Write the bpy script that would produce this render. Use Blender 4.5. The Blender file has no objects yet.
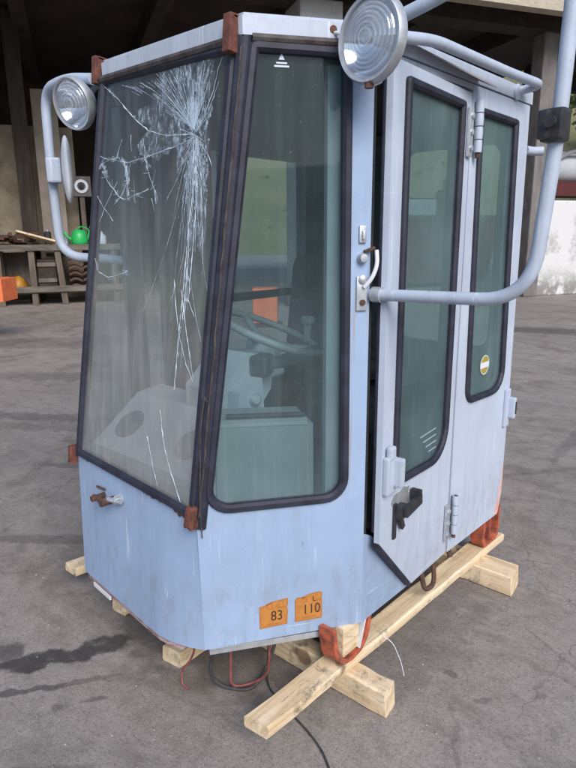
import bpy, bmesh, math, random
from mathutils import Vector as V, Matrix as M
rnd = random.Random(7)
PI = math.pi
S = bpy.context.scene
COL = S.collection

# ------------------------------------------------------------------ camera
cd = bpy.data.cameras.new('camera'); cam = bpy.data.objects.new('camera', cd); COL.objects.link(cam)
S.camera = cam
cd.sensor_fit = 'VERTICAL'; cd.sensor_height = 24.0; cd.sensor_width = 18.0
cd.lens = 24.0 * 609.6 / 768.0
cd.clip_start = 0.05; cd.clip_end = 2000
yaw, pitch, roll = 0.7318, 0.2419, -0.0079
fw = V((-math.sin(yaw)*math.cos(pitch), math.cos(yaw)*math.cos(pitch), -math.sin(pitch)))
rt = V((math.cos(yaw), math.sin(yaw), 0)); up = rt.cross(fw)
r2 = rt*math.cos(roll) + up*math.sin(roll); u2 = up*math.cos(roll) - rt*math.sin(roll)
cam.matrix_world = M(((r2.x, u2.x, -fw.x, 0.9247), (r2.y, u2.y, -fw.y, -0.9625), (r2.z, u2.z, -fw.z, 1.4), (0, 0, 0, 1)))

# ------------------------------------------------------------------ light
SUN_AZ, SUN_EL = math.radians(120), math.radians(38)      # azimuth clockwise from +Y
w = bpy.data.worlds.new('World'); S.world = w; w.use_nodes = True
nt = w.node_tree; bg = nt.nodes['Background']
sky = nt.nodes.new('ShaderNodeTexSky'); sky.sky_type = 'NISHITA'; sky.sun_disc = False
sky.sun_elevation = SUN_EL; sky.sun_rotation = SUN_AZ; sky.air_density = 1.0; sky.dust_density = 0.8; sky.ozone_density = 1.0
nt.links.new(sky.outputs[0], bg.inputs[0]); bg.inputs[1].default_value = 0.122
sl = bpy.data.lights.new('sun', 'SUN'); sl.energy = 2.3; sl.angle = math.radians(34); sl.color = (1.0, 0.95, 0.90)
sun = bpy.data.objects.new('sun', sl); COL.objects.link(sun)
sd = V((math.sin(SUN_AZ)*math.cos(SUN_EL), math.cos(SUN_AZ)*math.cos(SUN_EL), math.sin(SUN_EL)))
sun.rotation_euler = sd.to_track_quat('Z', 'Y').to_euler()
vs = S.view_settings; vs.view_transform = 'Standard'; vs.look = 'None'; vs.exposure = 0.63; vs.gamma = 1.0; vs.use_curve_mapping = False

# ------------------------------------------------------------------ material helpers
class NT:
    def __init__(s, name):
        s.m = bpy.data.materials.new(name); s.m.use_nodes = True; s.t = s.m.node_tree
        s.b = s.t.nodes['Principled BSDF']; s.out = s.t.nodes['Material Output']
        s.co = s.t.nodes.new('ShaderNodeTexCoord').outputs['Object']
    def n(s, typ, **kw):
        x = s.t.nodes.new(typ)
        for k, v in kw.items(): setattr(x, k, v)
        return x
    def lk(s, a, b): s.t.links.new(a, b)
    def setv(s, sock, v):
        if hasattr(v, 'is_linked') or isinstance(v, bpy.types.NodeSocket): s.lk(v, sock)
        else: sock.default_value = v
    def noise(s, scale, detail=6, rough=.6, vec=None, dist=0, stretch=None):
        x = s.n('ShaderNodeTexNoise'); x.inputs['Scale'].default_value = scale; x.inputs['Detail'].default_value = detail
        x.inputs['Roughness'].default_value = rough; x.inputs['Distortion'].default_value = dist
        v = vec or s.co
        if stretch:
            mp = s.n('ShaderNodeMapping'); mp.inputs['Scale'].default_value = stretch; s.lk(v, mp.inputs[0]); v = mp.outputs[0]
        s.lk(v, x.inputs['Vector']); return x.outputs['Fac']
    def ramp(s, f, a, b, lo=0.0, hi=1.0, smooth=True):
        x = s.n('ShaderNodeMapRange'); x.interpolation_type = 'SMOOTHSTEP' if smooth else 'LINEAR'
        s.lk(f, x.inputs[0]); x.inputs[1].default_value = a; x.inputs[2].default_value = b
        x.inputs[3].default_value = lo; x.inputs[4].default_value = hi; return x.outputs[0]
    def mix(s, f, a, b, mode='MIX'):
        x = s.n('ShaderNodeMix', data_type='RGBA', blend_type=mode)
        s.setv(x.inputs['Factor'], f)
        for sock, v in ((x.inputs[6], a), (x.inputs[7], b)):
            if isinstance(v, tuple): sock.default_value = (v[0], v[1], v[2], 1)
            else: s.lk(v, sock)
        return x.outputs[2]
    def math(s, op, a, b=0.0):
        x = s.n('ShaderNodeMath', operation=op); s.setv(x.inputs[0], a); s.setv(x.inputs[1], b); return x.outputs[0]
    def bump(s, h, strength=.2, dist=.01):
        x = s.n('ShaderNodeBump'); x.inputs['Strength'].default_value = strength; x.inputs['Distance'].default_value = dist
        s.lk(h, x.inputs['Height']); s.lk(x.outputs[0], s.b.inputs['Normal'])
    def sep(s):
        x = s.n('ShaderNodeSeparateXYZ'); s.lk(s.co, x.inputs[0]); return x.outputs
    def fin(s, col, rough=.6, metal=0.0, spec=None):
        s.setv(s.b.inputs['Base Color'], (col[0], col[1], col[2], 1) if isinstance(col, tuple) else col)
        s.setv(s.b.inputs['Roughness'], rough); s.b.inputs['Metallic'].default_value = metal
        if spec is not None: s.b.inputs['Specular IOR Level'].default_value = spec
        return s.m

def mat_simple(name, a, b, scale=12, rough=.7, bump=.1, metal=0.0, stretch=None, spec=None):
    t = NT(name); f = t.noise(scale, stretch=stretch); f = t.ramp(f, .3, .7)
    t.bump(t.noise(scale*3), bump, .004)
    return t.fin(t.mix(f, a, b), rough, metal, spec)

def mat_paint(name, base, rust=.5, rust_at=None, dirt=.5, low=None):
    """weathered sheet-metal paint: faded patches, rain streaks, scratches, chips, splashed dirt and rust runs"""
    t = NT(name); z = t.sep(); L = sum(base)/3
    big = t.ramp(t.noise(2.6, 6, .6), .3, .72)
    c = t.mix(big, base, tuple(v*.80 + L*.04 for v in base))
    fade = t.ramp(t.noise(5.5, 6, .65, dist=.4), .52, .74); c = t.mix(t.math('MULTIPLY', fade, .45), c, tuple(min(.9, v*1.12 + .05) for v in base))
    st = t.ramp(t.noise(1.0, 7, .68, stretch=(24, 24, 1.3)), .46, .76)
    c = t.mix(t.math('MULTIPLY', st, dirt*.75), c, tuple(v*.55 + .05 for v in base))
    wl = t.ramp(t.noise(1.0, 6, .65, stretch=(52, 52, 2.0)), .60, .72)
    c = t.mix(t.math('MULTIPLY', wl, .45), c, (.80, .82, .86))
    bl = t.ramp(t.noise(17, 7, .72), .54, .72); c = t.mix(t.math('MULTIPLY', bl, dirt*.28), c, (.30, .31, .35))
    sc = t.ramp(t.noise(1.0, 3, .5, stretch=(3, 3, 120), dist=.25), .69, .72); sm = t.ramp(t.noise(3.3, 3, .5), .55, .65)
    c = t.mix(t.math('MULTIPLY', t.math('MULTIPLY', sc, sm), .55), c, (.80, .81, .84))
    ch = t.ramp(t.noise(34, 5, .72), .685, .72)
    c = t.mix(t.math('MULTIPLY', ch, rust), c, (.13, .065, .045))
    spk = t.ramp(t.noise(170, 3, .6), .66, .74)
    c = t.mix(t.math('MULTIPLY', spk, .5), c, (.17, .165, .17))
    if low:
        sp = t.math('MULTIPLY', t.ramp(z[2], low[0], low[1]), t.ramp(t.noise(1.0, 7, .75, stretch=(30, 30, 12)), .45, .70)); c = t.mix(t.math('MULTIPLY', sp, .30), c, (.21, .185, .17))
    for (za, zb, col, amt) in (rust_at or []):
        run = t.ramp(t.noise(1.0, 5, .65, stretch=(46, 46, 1.1)), .54, .64)
        band = t.ramp(z[2], za, zb)
        c = t.mix(t.math('MULTIPLY', t.math('MULTIPLY', run, band), amt), c, col)
    h = t.math('ADD', t.noise(4.5, 3, .5), t.math('MULTIPLY', t.noise(60, 4, .6), .05))
    t.bump(h, .30, .012)
    r = t.ramp(t.noise(14, 5), .2, .8, .34, .62)
    return t.fin(c, r, 0, .4)

def mat_glass(name, tint, dust_col, dust, streak=.5, refl=.9, low=None):
    t = NT(name); t.t.nodes.remove(t.b)
    tr = t.n('ShaderNodeBsdfTransparent'); tr.inputs[0].default_value = (*tint, 1)
    gl = t.n('ShaderNodeBsdfGlossy'); gl.inputs['Roughness'].default_value = .03; gl.inputs[0].default_value = (refl, refl, refl, 1)
    df = t.n('ShaderNodeBsdfDiffuse'); df.inputs[0].default_value = (*dust_col, 1)
    fr = t.n('ShaderNodeFresnel'); fr.inputs[0].default_value = 1.36
    a = t.n('ShaderNodeMixShader'); gg = t.n('ShaderNodeNewGeometry'); fo = t.math('MULTIPLY', fr.outputs[0], t.math('SUBTRACT', 1.0, gg.outputs['Backfacing'])); t.lk(fo, a.inputs[0]); t.lk(tr.outputs[0], a.inputs[1]); t.lk(gl.outputs[0], a.inputs[2])
    n1 = t.ramp(t.noise(2.2, 6, .65), .25, .8, .55, 1.35); n2 = t.ramp(t.noise(1.0, 5, .6, stretch=(45, 45, 1.6)), .4, .8, 1.0-streak*.4, 1.0+streak)
    d = t.math('MULTIPLY', t.math('MULTIPLY', n1, n2), dust)
    if low: d = t.math('MULTIPLY', d, t.ramp(t.math('ADD', t.sep()[2], t.math('MULTIPLY', t.noise(3, 5, .6), .5)), low[0]+.25, low[1]+.25, low[2], low[3]))
    sp = t.math('MULTIPLY', t.ramp(t.noise(120, 2, .5), .70, .78), .25)
    d = t.math('MINIMUM', t.math('ADD', d, sp), .9)
    b = t.n('ShaderNodeMixShader'); t.lk(d, b.inputs[0]); t.lk(a.outputs[0], b.inputs[1]); t.lk(df.outputs[0], b.inputs[2])
    t.lk(b.outputs[0], t.out.inputs[0]); return t.m

def mat_wood(name, a, b, grain=(3, 3, 60)):
    t = NT(name)
    g = t.ramp(t.noise(1.0, 7, .65, stretch=grain, dist=.6), .3, .7)
    c = t.mix(g, a, b)
    kn = t.ramp(t.noise(7, 3, .6), .66, .74); c = t.mix(t.math('MULTIPLY', kn, .55), c, tuple(v*.35 for v in a))
    dk = t.ramp(t.noise(22, 5, .7), .60, .72); c = t.mix(t.math('MULTIPLY', dk, .5), c, (.07, .055, .045))
    t.bump(t.noise(1.0, 7, .7, stretch=tuple(v*2 for v in grain)), .35, .004)
    return t.fin(c, .8, 0, .25)

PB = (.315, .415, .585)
m_paint_shaded = mat_paint('faded grey blue paint in shade', PB, .55, [(.46, .68, (.32, .25, .20), .65)], .5, (.31, .23))  # cab paint with blue shade put into its colour, for front and corner
m_paint_sunlit = mat_paint('grey blue paint in sun', (.49, .545, .65), .6, None, .55, (.36, .23))  # same cab paint, lightened as if sunlit, for the door side
m_paint_roof = mat_paint('roof paint', (.46, .51, .60), .7, None, .8)
m_tube = mat_paint('grey tube paint', (.44, .50, .60), .7, None, .6)
m_orange_new = mat_simple('bright orange paint', (.78, .19, .07), (.66, .14, .05), 8, .5, .1)
m_rubber = mat_simple('aged rubber', (.010, .011, .020), (.026, .028, .048), 16, .6, .2)
m_rubber_brown = mat_simple('dusty brown rubber', (.035, .028, .028), (.09, .075, .07), 24, .7, .15)
m_rust = mat_simple('red brown rust', (.085, .030, .024), (.17, .060, .040), 45, .9, .5)
m_rust_dark = mat_simple('dark rust', (.045, .028, .024), (.13, .06, .04), 50, .9, .6)
m_orange = mat_simple('orange primer worn to rust', (.52, .12, .055), (.19, .055, .04), 30, .6, .25)
m_dark = mat_simple('cab dark trim', (.016, .018, .020), (.032, .034, .038), 14, .7, .12)
m_black = mat_simple('black plastic', (.018, .018, .02), (.034, .034, .038), 30, .45, .12)
m_post = mat_simple('cab inner post', (.20, .23, .24), (.30, .33, .335), 5, .75, .1)
m_inner = mat_simple('cab inner panel', (.075, .085, .092), (.12, .13, .135), 5, .75, .1)
m_dash = mat_simple('dusty dash plastic', (.34, .36, .385), (.44, .46, .48), 5, .8, .1)
m_pad = mat_simple('speaker mesh', (.12, .135, .16), (.18, .19, .22), 80, .85, .3)
m_wheel = mat_simple('steering wheel plastic', (.22, .25, .24), (.30, .33, .32), 14, .5, .06)
m_seat = mat_simple('seat fabric', (.018, .020, .028), (.035, .038, .05), 40, .95, .3)
m_steel = mat_simple('dull zinc steel', (.42, .44, .47), (.58, .60, .63), 30, .45, .15, .6)
m_white = mat_paint('white painted metal', (.72, .74, .78), .3, None, .3)
m_glass_w = mat_glass('dusty windshield glass', (.91, .93, .94), (.47, .46, .44), .15, .7, .9, (.50, 1.55, 1.9, .42))
m_glass_g = mat_glass('green tinted glass', (.83, .90, .92), (.27, .36, .38), .10, .5, .9, (.5, 1.4, 1.6, .45))
m_glass_d = mat_glass('dusty green door glass', (.78, .88, .87), (.25, .35, .36), .28, .25)
t = NT('crushed glass cracks'); t.fin((.68, .77, .85), .2, 0, .8)
def part_clear(name, col, solid):
    t = NT(name); tr = t.n('ShaderNodeBsdfTransparent'); mx_ = t.n('ShaderNodeMixShader'); t.fin(col, .3, 0, .6)
    t.setv(mx_.inputs[0], solid(t) if callable(solid) else solid); t.lk(tr.outputs[0], mx_.inputs[1]); t.lk(t.b.outputs[0], mx_.inputs[2]); t.lk(mx_.outputs[0], t.out.inputs[0]); return t.m
m_crack = part_clear('bright cracks', (.68, .77, .85), .72)
m_crack_fine = part_clear('hairline cracks', (.58, .70, .82), .42)
m_crack_soft = part_clear('crazed glass', (.60, .72, .84), lambda t: t.math('ADD', .02, t.math('MULTIPLY', t.math('MULTIPLY', t.ramp(t.noise(1.0, 7, .75, stretch=(150, 20, 34)), .46, .70), t.ramp(t.noise(14, 5, .7), .38, .60)), .60)))
def mat_timber(name, along):
    t = NT(name); sx = (1.6, 26, 26) if along == 'x' else (26, 1.6, 26)
    g = t.ramp(t.noise(1.0, 7, .65, stretch=sx, dist=.8), .36, .64); c = t.mix(g, (.56, .41, .24), (.80, .64, .44))
    g2 = t.ramp(t.noise(1.0, 5, .6, stretch=tuple(v*4 for v in sx)), .55, .7); c = t.mix(t.math('MULTIPLY', g2, .35), c, (.38, .25, .14))
    pale = t.ramp(t.noise(3.2, 5, .6), .45, .7); c = t.mix(t.math('MULTIPLY', pale, .35), c, (.84, .71, .51))
    kn = t.ramp(t.noise(8, 2, .5, stretch=(1, .6, 1) if along != 'x' else (.6, 1, 1)), .70, .75); c = t.mix(t.math('MULTIPLY', kn, .8), c, (.17, .09, .045))
    dk = t.ramp(t.noise(13, 8, .8, dist=.4), .49, .66); md = t.ramp(t.noise(3.1, 4, .6), .40, .56); c = t.mix(t.math('MULTIPLY', t.math('MULTIPLY', dk, md), .8), c, (.10, .085, .075))
    ck = t.ramp(t.noise(1.0, 4, .6, stretch=tuple(v*2.2 for v in sx), dist=.6), .69, .71); c = t.mix(t.math('MULTIPLY', ck, .8), c, (.10, .065, .04))
    t.bump(t.math('ADD', t.noise(1.0, 7, .7, stretch=tuple(v*2 for v in sx)), t.math('MULTIPLY', t.noise(25, 5), .6)), .5, .005)
    return t.fin(c, .85, 0, .2)
m_wood = mat_timber('fresh sawn timber', 'y')
m_wood_x = mat_timber('fresh sawn timber crosswise', 'x')
m_old_wood = mat_wood('old grey wood', (.085, .066, .052), (.17, .14, .115), (9, 9, 1.2))
m_old_wood_h = mat_wood('old grey bench wood', (.09, .075, .062), (.19, .165, .14), (2, 2, 14))
m_sticker = mat_simple('faded orange sticker', (.40, .155, .03), (.52, .22, .05), 34, .5, .06)
m_ink = mat_simple('black sticker ink', (.03, .018, .012), (.06, .03, .02), 60, .6, .02)
m_ink_faint = mat_simple('bleached sticker ink', (.36, .13, .035), (.44, .17, .04), 60, .6, .02)
m_cable = mat_simple('black cable', (.03, .028, .03), (.06, .055, .055), 40, .6, .1)
m_cable_red = mat_simple('dull red cable', (.18, .05, .045), (.25, .08, .07), 40, .6, .1)
m_mirror = NT('mirror glass').fin((.75, .78, .8), .08, 1.0)
m_refl = NT('lamp reflector').fin((.94, .95, .96), .12, 1.0)
# lamp lens: clear ribbed glass over the reflector
def lens_mat():
    t = NT('ribbed lamp lens')
    t.t.nodes.remove(t.b)
    wv = t.n('ShaderNodeTexWave', wave_type='RINGS', rings_direction='SPHERICAL'); wv.inputs['Scale'].default_value = 38; t.lk(t.co, wv.inputs['Vector'])
    bp = t.n('ShaderNodeBump'); bp.inputs['Strength'].default_value = .5; bp.inputs['Distance'].default_value = .004; t.lk(wv.outputs['Fac'], bp.inputs['Height'])
    gl = t.n('ShaderNodeBsdfGlossy'); gl.inputs['Roughness'].default_value = .08; t.lk(bp.outputs[0], gl.inputs['Normal'])
    tr = t.n('ShaderNodeBsdfTransparent'); tr.inputs[0].default_value = (.93, .95, .98, 1)
    rf = t.n('ShaderNodeBsdfTranslucent'); rf.inputs[0].default_value = (.85, .88, .92, 1); t.lk(bp.outputs[0], rf.inputs['Normal'])
    df = t.n('ShaderNodeBsdfDiffuse'); df.inputs[0].default_value = (.62, .65, .70, 1); t.lk(bp.outputs[0], df.inputs['Normal'])
    a = t.n('ShaderNodeMixShader'); t.lk(t.ramp(t.math('ADD', t.math('MULTIPLY', wv.outputs['Fac'], .55), t.math('MULTIPLY', t.noise(70, 3, .6), .6)), .35, .95, .06, .34), a.inputs[0]); t.lk(tr.outputs[0], a.inputs[1]); t.lk(df.outputs[0], a.inputs[2])
    b = t.n('ShaderNodeMixShader'); b.inputs[0].default_value = .16; t.lk(a.outputs[0], b.inputs[1]); t.lk(gl.outputs[0], b.inputs[2])
    t.lk(b.outputs[0], t.out.inputs[0]); return t.m
m_lens = lens_mat()

# ------------------------------------------------------------------ object helpers
def tag(o, label=None, cat=None, group=None, kind=None):
    if label: o['label'] = label
    if cat: o['category'] = cat
    if group: o['group'] = group
    if kind: o['kind'] = kind
    return o
def empty(name, loc, label, cat, group=None):
    o = bpy.data.objects.new(name, None); COL.objects.link(o); o.location = loc; o.empty_display_size = .2
    return tag(o, label, cat, group)
def link(name, bm, mat, parent=None, smooth=False):
    bmesh.ops.recalc_face_normals(bm, faces=bm.faces)
    me = bpy.data.meshes.new(name); bm.to_mesh(me); bm.free()
    me.materials.append(mat)
    if smooth:
        for p in me.polygons: p.use_smooth = True
        if hasattr(me, 'set_sharp_from_angle'): me.set_sharp_from_angle(angle=math.radians(42))
    o = bpy.data.objects.new(name, me); COL.objects.link(o)
    if parent:
        o.parent = parent
        L = V((0, 0, 0)); q = parent
        while q: L += q.location; q = q.parent
        o.location = (0, 0, 0)
        me.transform(M.Translation(-L))       # shapes below are written in world metres; every Empty is unrotated
    return o
class Fr:
    """flat frame: origin, across, up, outward"""
    def __init__(s, o, u, v, n=None):
        s.o = V(o); s.u = V(u).normalized(); s.v = V(v).normalized(); s.n = V(n).normalized() if n else s.u.cross(s.v).normalized()
    def p(s, a, b, c=0.0): return s.o + s.u*a + s.v*b + s.n*c
    def mat(s, a=0, b=0, c=0):
        p = s.p(a, b, c); return M(((s.u.x, s.v.x, s.n.x, p.x), (s.u.y, s.v.y, s.n.y, p.y), (s.u.z, s.v.z, s.n.z, p.z), (0, 0, 0, 1)))
def rounded(poly, rad, seg=6):
    out = []; n = len(poly)
    if not isinstance(rad, (list, tuple)): rad = [rad]*n
    for i in range(n):
        a, b, c = (V((*poly[(i+k) % n], 0)) for k in (-1, 0, 1)); r = rad[i]
        if r <= 0: out.append((b.x, b.y)); continue
        d1 = (a-b).normalized(); d2 = (c-b).normalized(); ang = d1.angle(d2)
        tl = min(r/math.tan(ang/2), (a-b).length*.48, (c-b).length*.48); rr = tl*math.tan(ang/2)
        cen = b + (d1+d2).normalized()*(rr/math.sin(ang/2))
        s0 = b + d1*tl - cen; s1 = b + d2*tl - cen; tot = s0.angle(s1) if s0.length > 0 else 0
        sgn = 1 if s0.cross(s1).z > 0 else -1
        for k in range(seg+1):
            th = sgn*tot*k/seg; out.append((cen.x + s0.x*math.cos(th) - s0.y*math.sin(th), cen.y + s0.x*math.sin(th) + s0.y*math.cos(th)))
    return out
def area2(p): return sum(p[i][0]*p[(i+1) % len(p)][1] - p[(i+1) % len(p)][0]*p[i][1] for i in range(len(p)))
def inset(poly, d):
    n = len(poly); sg = 1 if area2(poly) > 0 else -1; out = []
    for i in range(n):
        a, b, c = (V((*poly[(i+k) % n], 0)) for k in (-1, 0, 1))
        e1 = (b-a).normalized(); e2 = (c-b).normalized()
        n1 = V((-e1.y, e1.x, 0))*sg; n2 = V((-e2.y, e2.x, 0))*sg
        m = (n1+n2); m = m.normalized() if m.length > 1e-6 else n1
        k = d/max(.35, m.dot(n1)); q = b + m*k; out.append((q.x, q.y))
    return out
def sheet(bm, fr, outer, hole=None, th=.02, c0=0.0):
    """flat panel (with an optional opening) from depth c0 inward by th"""
    es = []; 
    for lp in ([outer] + ([hole] if hole else [])):
        vs = [bm.verts.new(fr.p(a, b, c0)) for a, b in lp]
        es += [bm.edges.new((vs[i], vs[(i+1) % len(vs)])) for i in range(len(vs))]
    r = bmesh.ops.triangle_fill(bm, use_beauty=True, use_dissolve=False, edges=es)
    fs = [g for g in r['geom'] if isinstance(g, bmesh.types.BMFace)]
    e = bmesh.ops.extrude_face_region(bm, geom=fs)
    bmesh.ops.translate(bm, verts=[g for g in e['geom'] if isinstance(g, bmesh.types.BMVert)], vec=-fr.n*th)
def ringbead(bm, fr, outer, wd, h, c0=0.0, back=.012):
    """rubber bead running round a closed outline"""
    prof = [(0, -back), (0, h*.55), (wd*.22, h), (wd*.7, h), (wd, h*.45), (wd, -back)]
    loops = [[bm.verts.new(fr.p(a, b, c0+c)) for a, b in inset(outer, ins)] for ins, c in prof]
    n = len(outer)
    for k in range(len(loops)):
        A = loops[k]; B = loops[(k+1) % len(loops)]
        for i in range(n): bm.faces.new((A[i], A[(i+1) % n], B[(i+1) % n], B[i]))
def box(bm, c, s, rot=None, bev=0.0, fr=None):
    """box centred at c with size s; with fr, c and s are in that frame"""
    b2 = bmesh.new(); bmesh.ops.create_cube(b2, size=1.0)
    bmesh.ops.scale(b2, vec=V(s), verts=b2.verts)
    if bev: bmesh.ops.bevel(b2, geom=b2.edges[:], offset=bev, segments=2, affect='EDGES', profile=.6)
    if rot: bmesh.ops.transform(b2, matrix=rot.to_4x4(), verts=b2.verts)
    bmesh.ops.transform(b2, matrix=(fr.mat(*c) if fr else M.Translation(V(c))), verts=b2.verts)
    merge(bm, b2)
def merge(bm, b2):
    mp = {}
    for v in b2.verts: mp[v] = bm.verts.new(v.co)
    for f in b2.faces: bm.faces.new([mp[v] for v in f.verts])
    b2.free()
def smooth_path(pts, rad, seg=6):
    """polyline with its corners rounded"""
    pts = [V(p) for p in pts]; out = [pts[0]]
    for i in range(1, len(pts)-1):
        a, b, c = pts[i-1], pts[i], pts[i+1]; d1 = a-b; d2 = c-b
        tl = min(rad, d1.length*.48, d2.length*.48); p0 = b+d1.normalized()*tl; p1 = b+d2.normalized()*tl
        for k in range(seg+1):
            u = k/seg; out.append(p0*(1-u)**2 + b*2*u*(1-u) + p1*u*u)
    out.append(pts[-1]); return out
def tube(bm, pts, r, seg=10, cap=True):
    pts = [V(p) for p in pts]; rings = []; prev = None; n = len(pts)
    for i, p in enumerate(pts):
        t = (pts[min(i+1, n-1)] - pts[max(i-1, 0)]).normalized()
        if prev is None: x = t.orthogonal().normalized()
        else:
            x = prev - t*prev.dot(t); x = x.normalized() if x.length > 1e-6 else t.orthogonal().normalized()
        prev = x; y = t.cross(x); rr = r[i] if isinstance(r, (list, tuple)) else r
        rings.append([bm.verts.new(p + (x*math.cos(2*PI*k/seg) + y*math.sin(2*PI*k/seg))*rr) for k in range(seg)])
    for A, B in zip(rings, rings[1:]):
        for k in range(seg): bm.faces.new((A[k], A[(k+1) % seg], B[(k+1) % seg], B[k]))
    if cap: bm.faces.new(rings[0][::-1]); bm.faces.new(rings[-1])
def lathe(bm, o, axis, prof, seg=28):
    """prof: (radius, height along axis)"""
    ax = V(axis).normalized(); x = ax.orthogonal().normalized(); y = ax.cross(x); rings = []; o = V(o)
    for r, h in prof:
        if r < 1e-5: rings.append([bm.verts.new(o+ax*h)])
        else: rings.append([bm.verts.new(o+ax*h+(x*math.cos(2*PI*k/seg)+y*math.sin(2*PI*k/seg))*r) for k in range(seg)])
    for A, B in zip(rings, rings[1:]):
        for k in range(seg):
            j = (k+1) % seg
            if len(A) == 1 and len(B) > 1: bm.faces.new((A[0], B[j], B[k]))
            elif len(B) == 1 and len(A) > 1: bm.faces.new((A[k], A[j], B[0]))
            elif len(A) > 1: bm.faces.new((A[k], A[j], B[j], B[k]))
def prism(bm, pts, vec):
    a = [bm.verts.new(V(p)) for p in pts]; b = [bm.verts.new(V(p)+V(vec)) for p in pts]; n = len(a)
    bm.faces.new(a); bm.faces.new(b[::-1])
    for i in range(n): bm.faces.new((a[i], a[(i+1) % n], b[(i+1) % n], b[i]))
def part(name, mat, parent, fn, smooth=False):
    bm = bmesh.new(); fn(bm); return link(name, bm, mat, parent, smooth)
def jag(o, amp, seed=0):
    r = random.Random(seed)
    for v in o.data.vertices: v.co += V((r.uniform(-1, 1), r.uniform(-1, 1), r.uniform(-1, 1)))*amp
def rough_beam(bm, a, b, wd, hg, seed, nseg=14, amp=.003):
    """sawn timber from a to b (centre line), slightly wavy with worn edges"""
    r = random.Random(seed); a = V(a); b = V(b); d = (b-a).normalized(); x = d.cross(V((0, 0, 1))).normalized(); z = x.cross(d)
    ch = .006; prof = [(-wd/2+ch, -hg/2), (wd/2-ch, -hg/2), (wd/2, -hg/2+ch), (wd/2, hg/2-ch), (wd/2-ch, hg/2), (-wd/2+ch, hg/2), (-wd/2, hg/2-ch), (-wd/2, -hg/2+ch)]
    rings = []; J = [(r.uniform(-amp, amp)*.6, r.uniform(-amp, amp)*.4) for _ in range(nseg+1)]
    for i in range(nseg+1):
        p = a.lerp(b, i/nseg)
        rings.append([bm.verts.new(p + x*(px+J[i][0]+r.uniform(-.0007, .0007)) + z*(pz+(J[i][1]+r.uniform(-.0007, .0007) if pz > 0 else 0)) + (d*(px*.12+pz*.08) if i in (0, nseg) else V((0, 0, 0)))) for px, pz in prof])
    n = len(prof)
    for A, B in zip(rings, rings[1:]):
        for k in range(n): bm.faces.new((A[k], A[(k+1) % n], B[(k+1) % n], B[k]))
    bm.faces.new(rings[0][::-1]); bm.faces.new(rings[-1])
def text_part(name, body, size, fr, a, b, c, mat, parent, xs=1.0):
    cu = bpy.data.curves.new(name, 'FONT'); cu.body = body; cu.size = size; cu.extrude = .0002; cu.align_x = 'CENTER'; cu.align_y = 'CENTER'
    tmp = bpy.data.objects.new(name, cu); COL.objects.link(tmp)
    dg = bpy.context.evaluated_depsgraph_get(); me = bpy.data.meshes.new_from_object(tmp.evaluated_get(dg)); bpy.data.objects.remove(tmp)
    me.transform(fr.mat(a, b, c) @ M.Diagonal((xs, 1, 1, 1)))
    L = V((0, 0, 0)); q = parent
    while q: L += q.location; q = q.parent
    me.transform(M.Translation(-L)); me.materials.clear(); me.materials.append(mat)
    o = bpy.data.objects.new(name, me); COL.objects.link(o); o.parent = parent; return o

# ================================================================== SETTING
# ---- ground: one sheet to the horizon, stains and wear in its material
STAINS_AND_PATCHES = [  # x, y, half length, half width, angle, strength : oil and water marks on the yard; last two darken the ground under the cab
    (-.875, -.16, .27, .052, 58, 1.0), (-.81, -.02, .16, .06, 72, .95), (-1.02, -.26, .07, .05, 40, .7), (-.80, -.30, .17, .018, 55, .75), (-.70, -.16, .14, .018, 58, .5),
    (-.60, -.17, .05, .015, 60, .55), (-.66, -.27, .025, .018, 20, .4), (.176, .655, .035, .02, 10, .55), (.25, .52, .02, .012, 0, .4), (.55, .9, .4, .012, 150, .3), (.35, .35, .25, .01, 120, .3), (-.5, -.45, .22, .03, 50, .4), (-.2, -.35, .12, .02, 70, .35), (-1.6, .3, .5, .05, 40, .45), (-2.2, 1.0, .7, .06, 35, .45), (-3.6, 1.2, .9, .12, 32, .45),
    (.43, .75, .03, .012, 60, .4), (.30, .62, .035, .012, 20, .4), (-.28, 3.25, .55, .05, 95, .3), (-.22, 2.62, .4, .035, 55, .3), (-.75, 2.5, .7, .05, 10, .25),
    (-2.1, 8.1, 1.1, .35, 20, .7), (-6.8, 3.0, 2.2, .5, 45, .35), (-4.4, 2.4, 1.6, .25, 40, .35), (-3.2, 1.2, 1.2, .12, 35, .3), (-.55, .35, .5, .35, 15, .55), (-.1, .75, .3, .6, 0, .3)]
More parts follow.
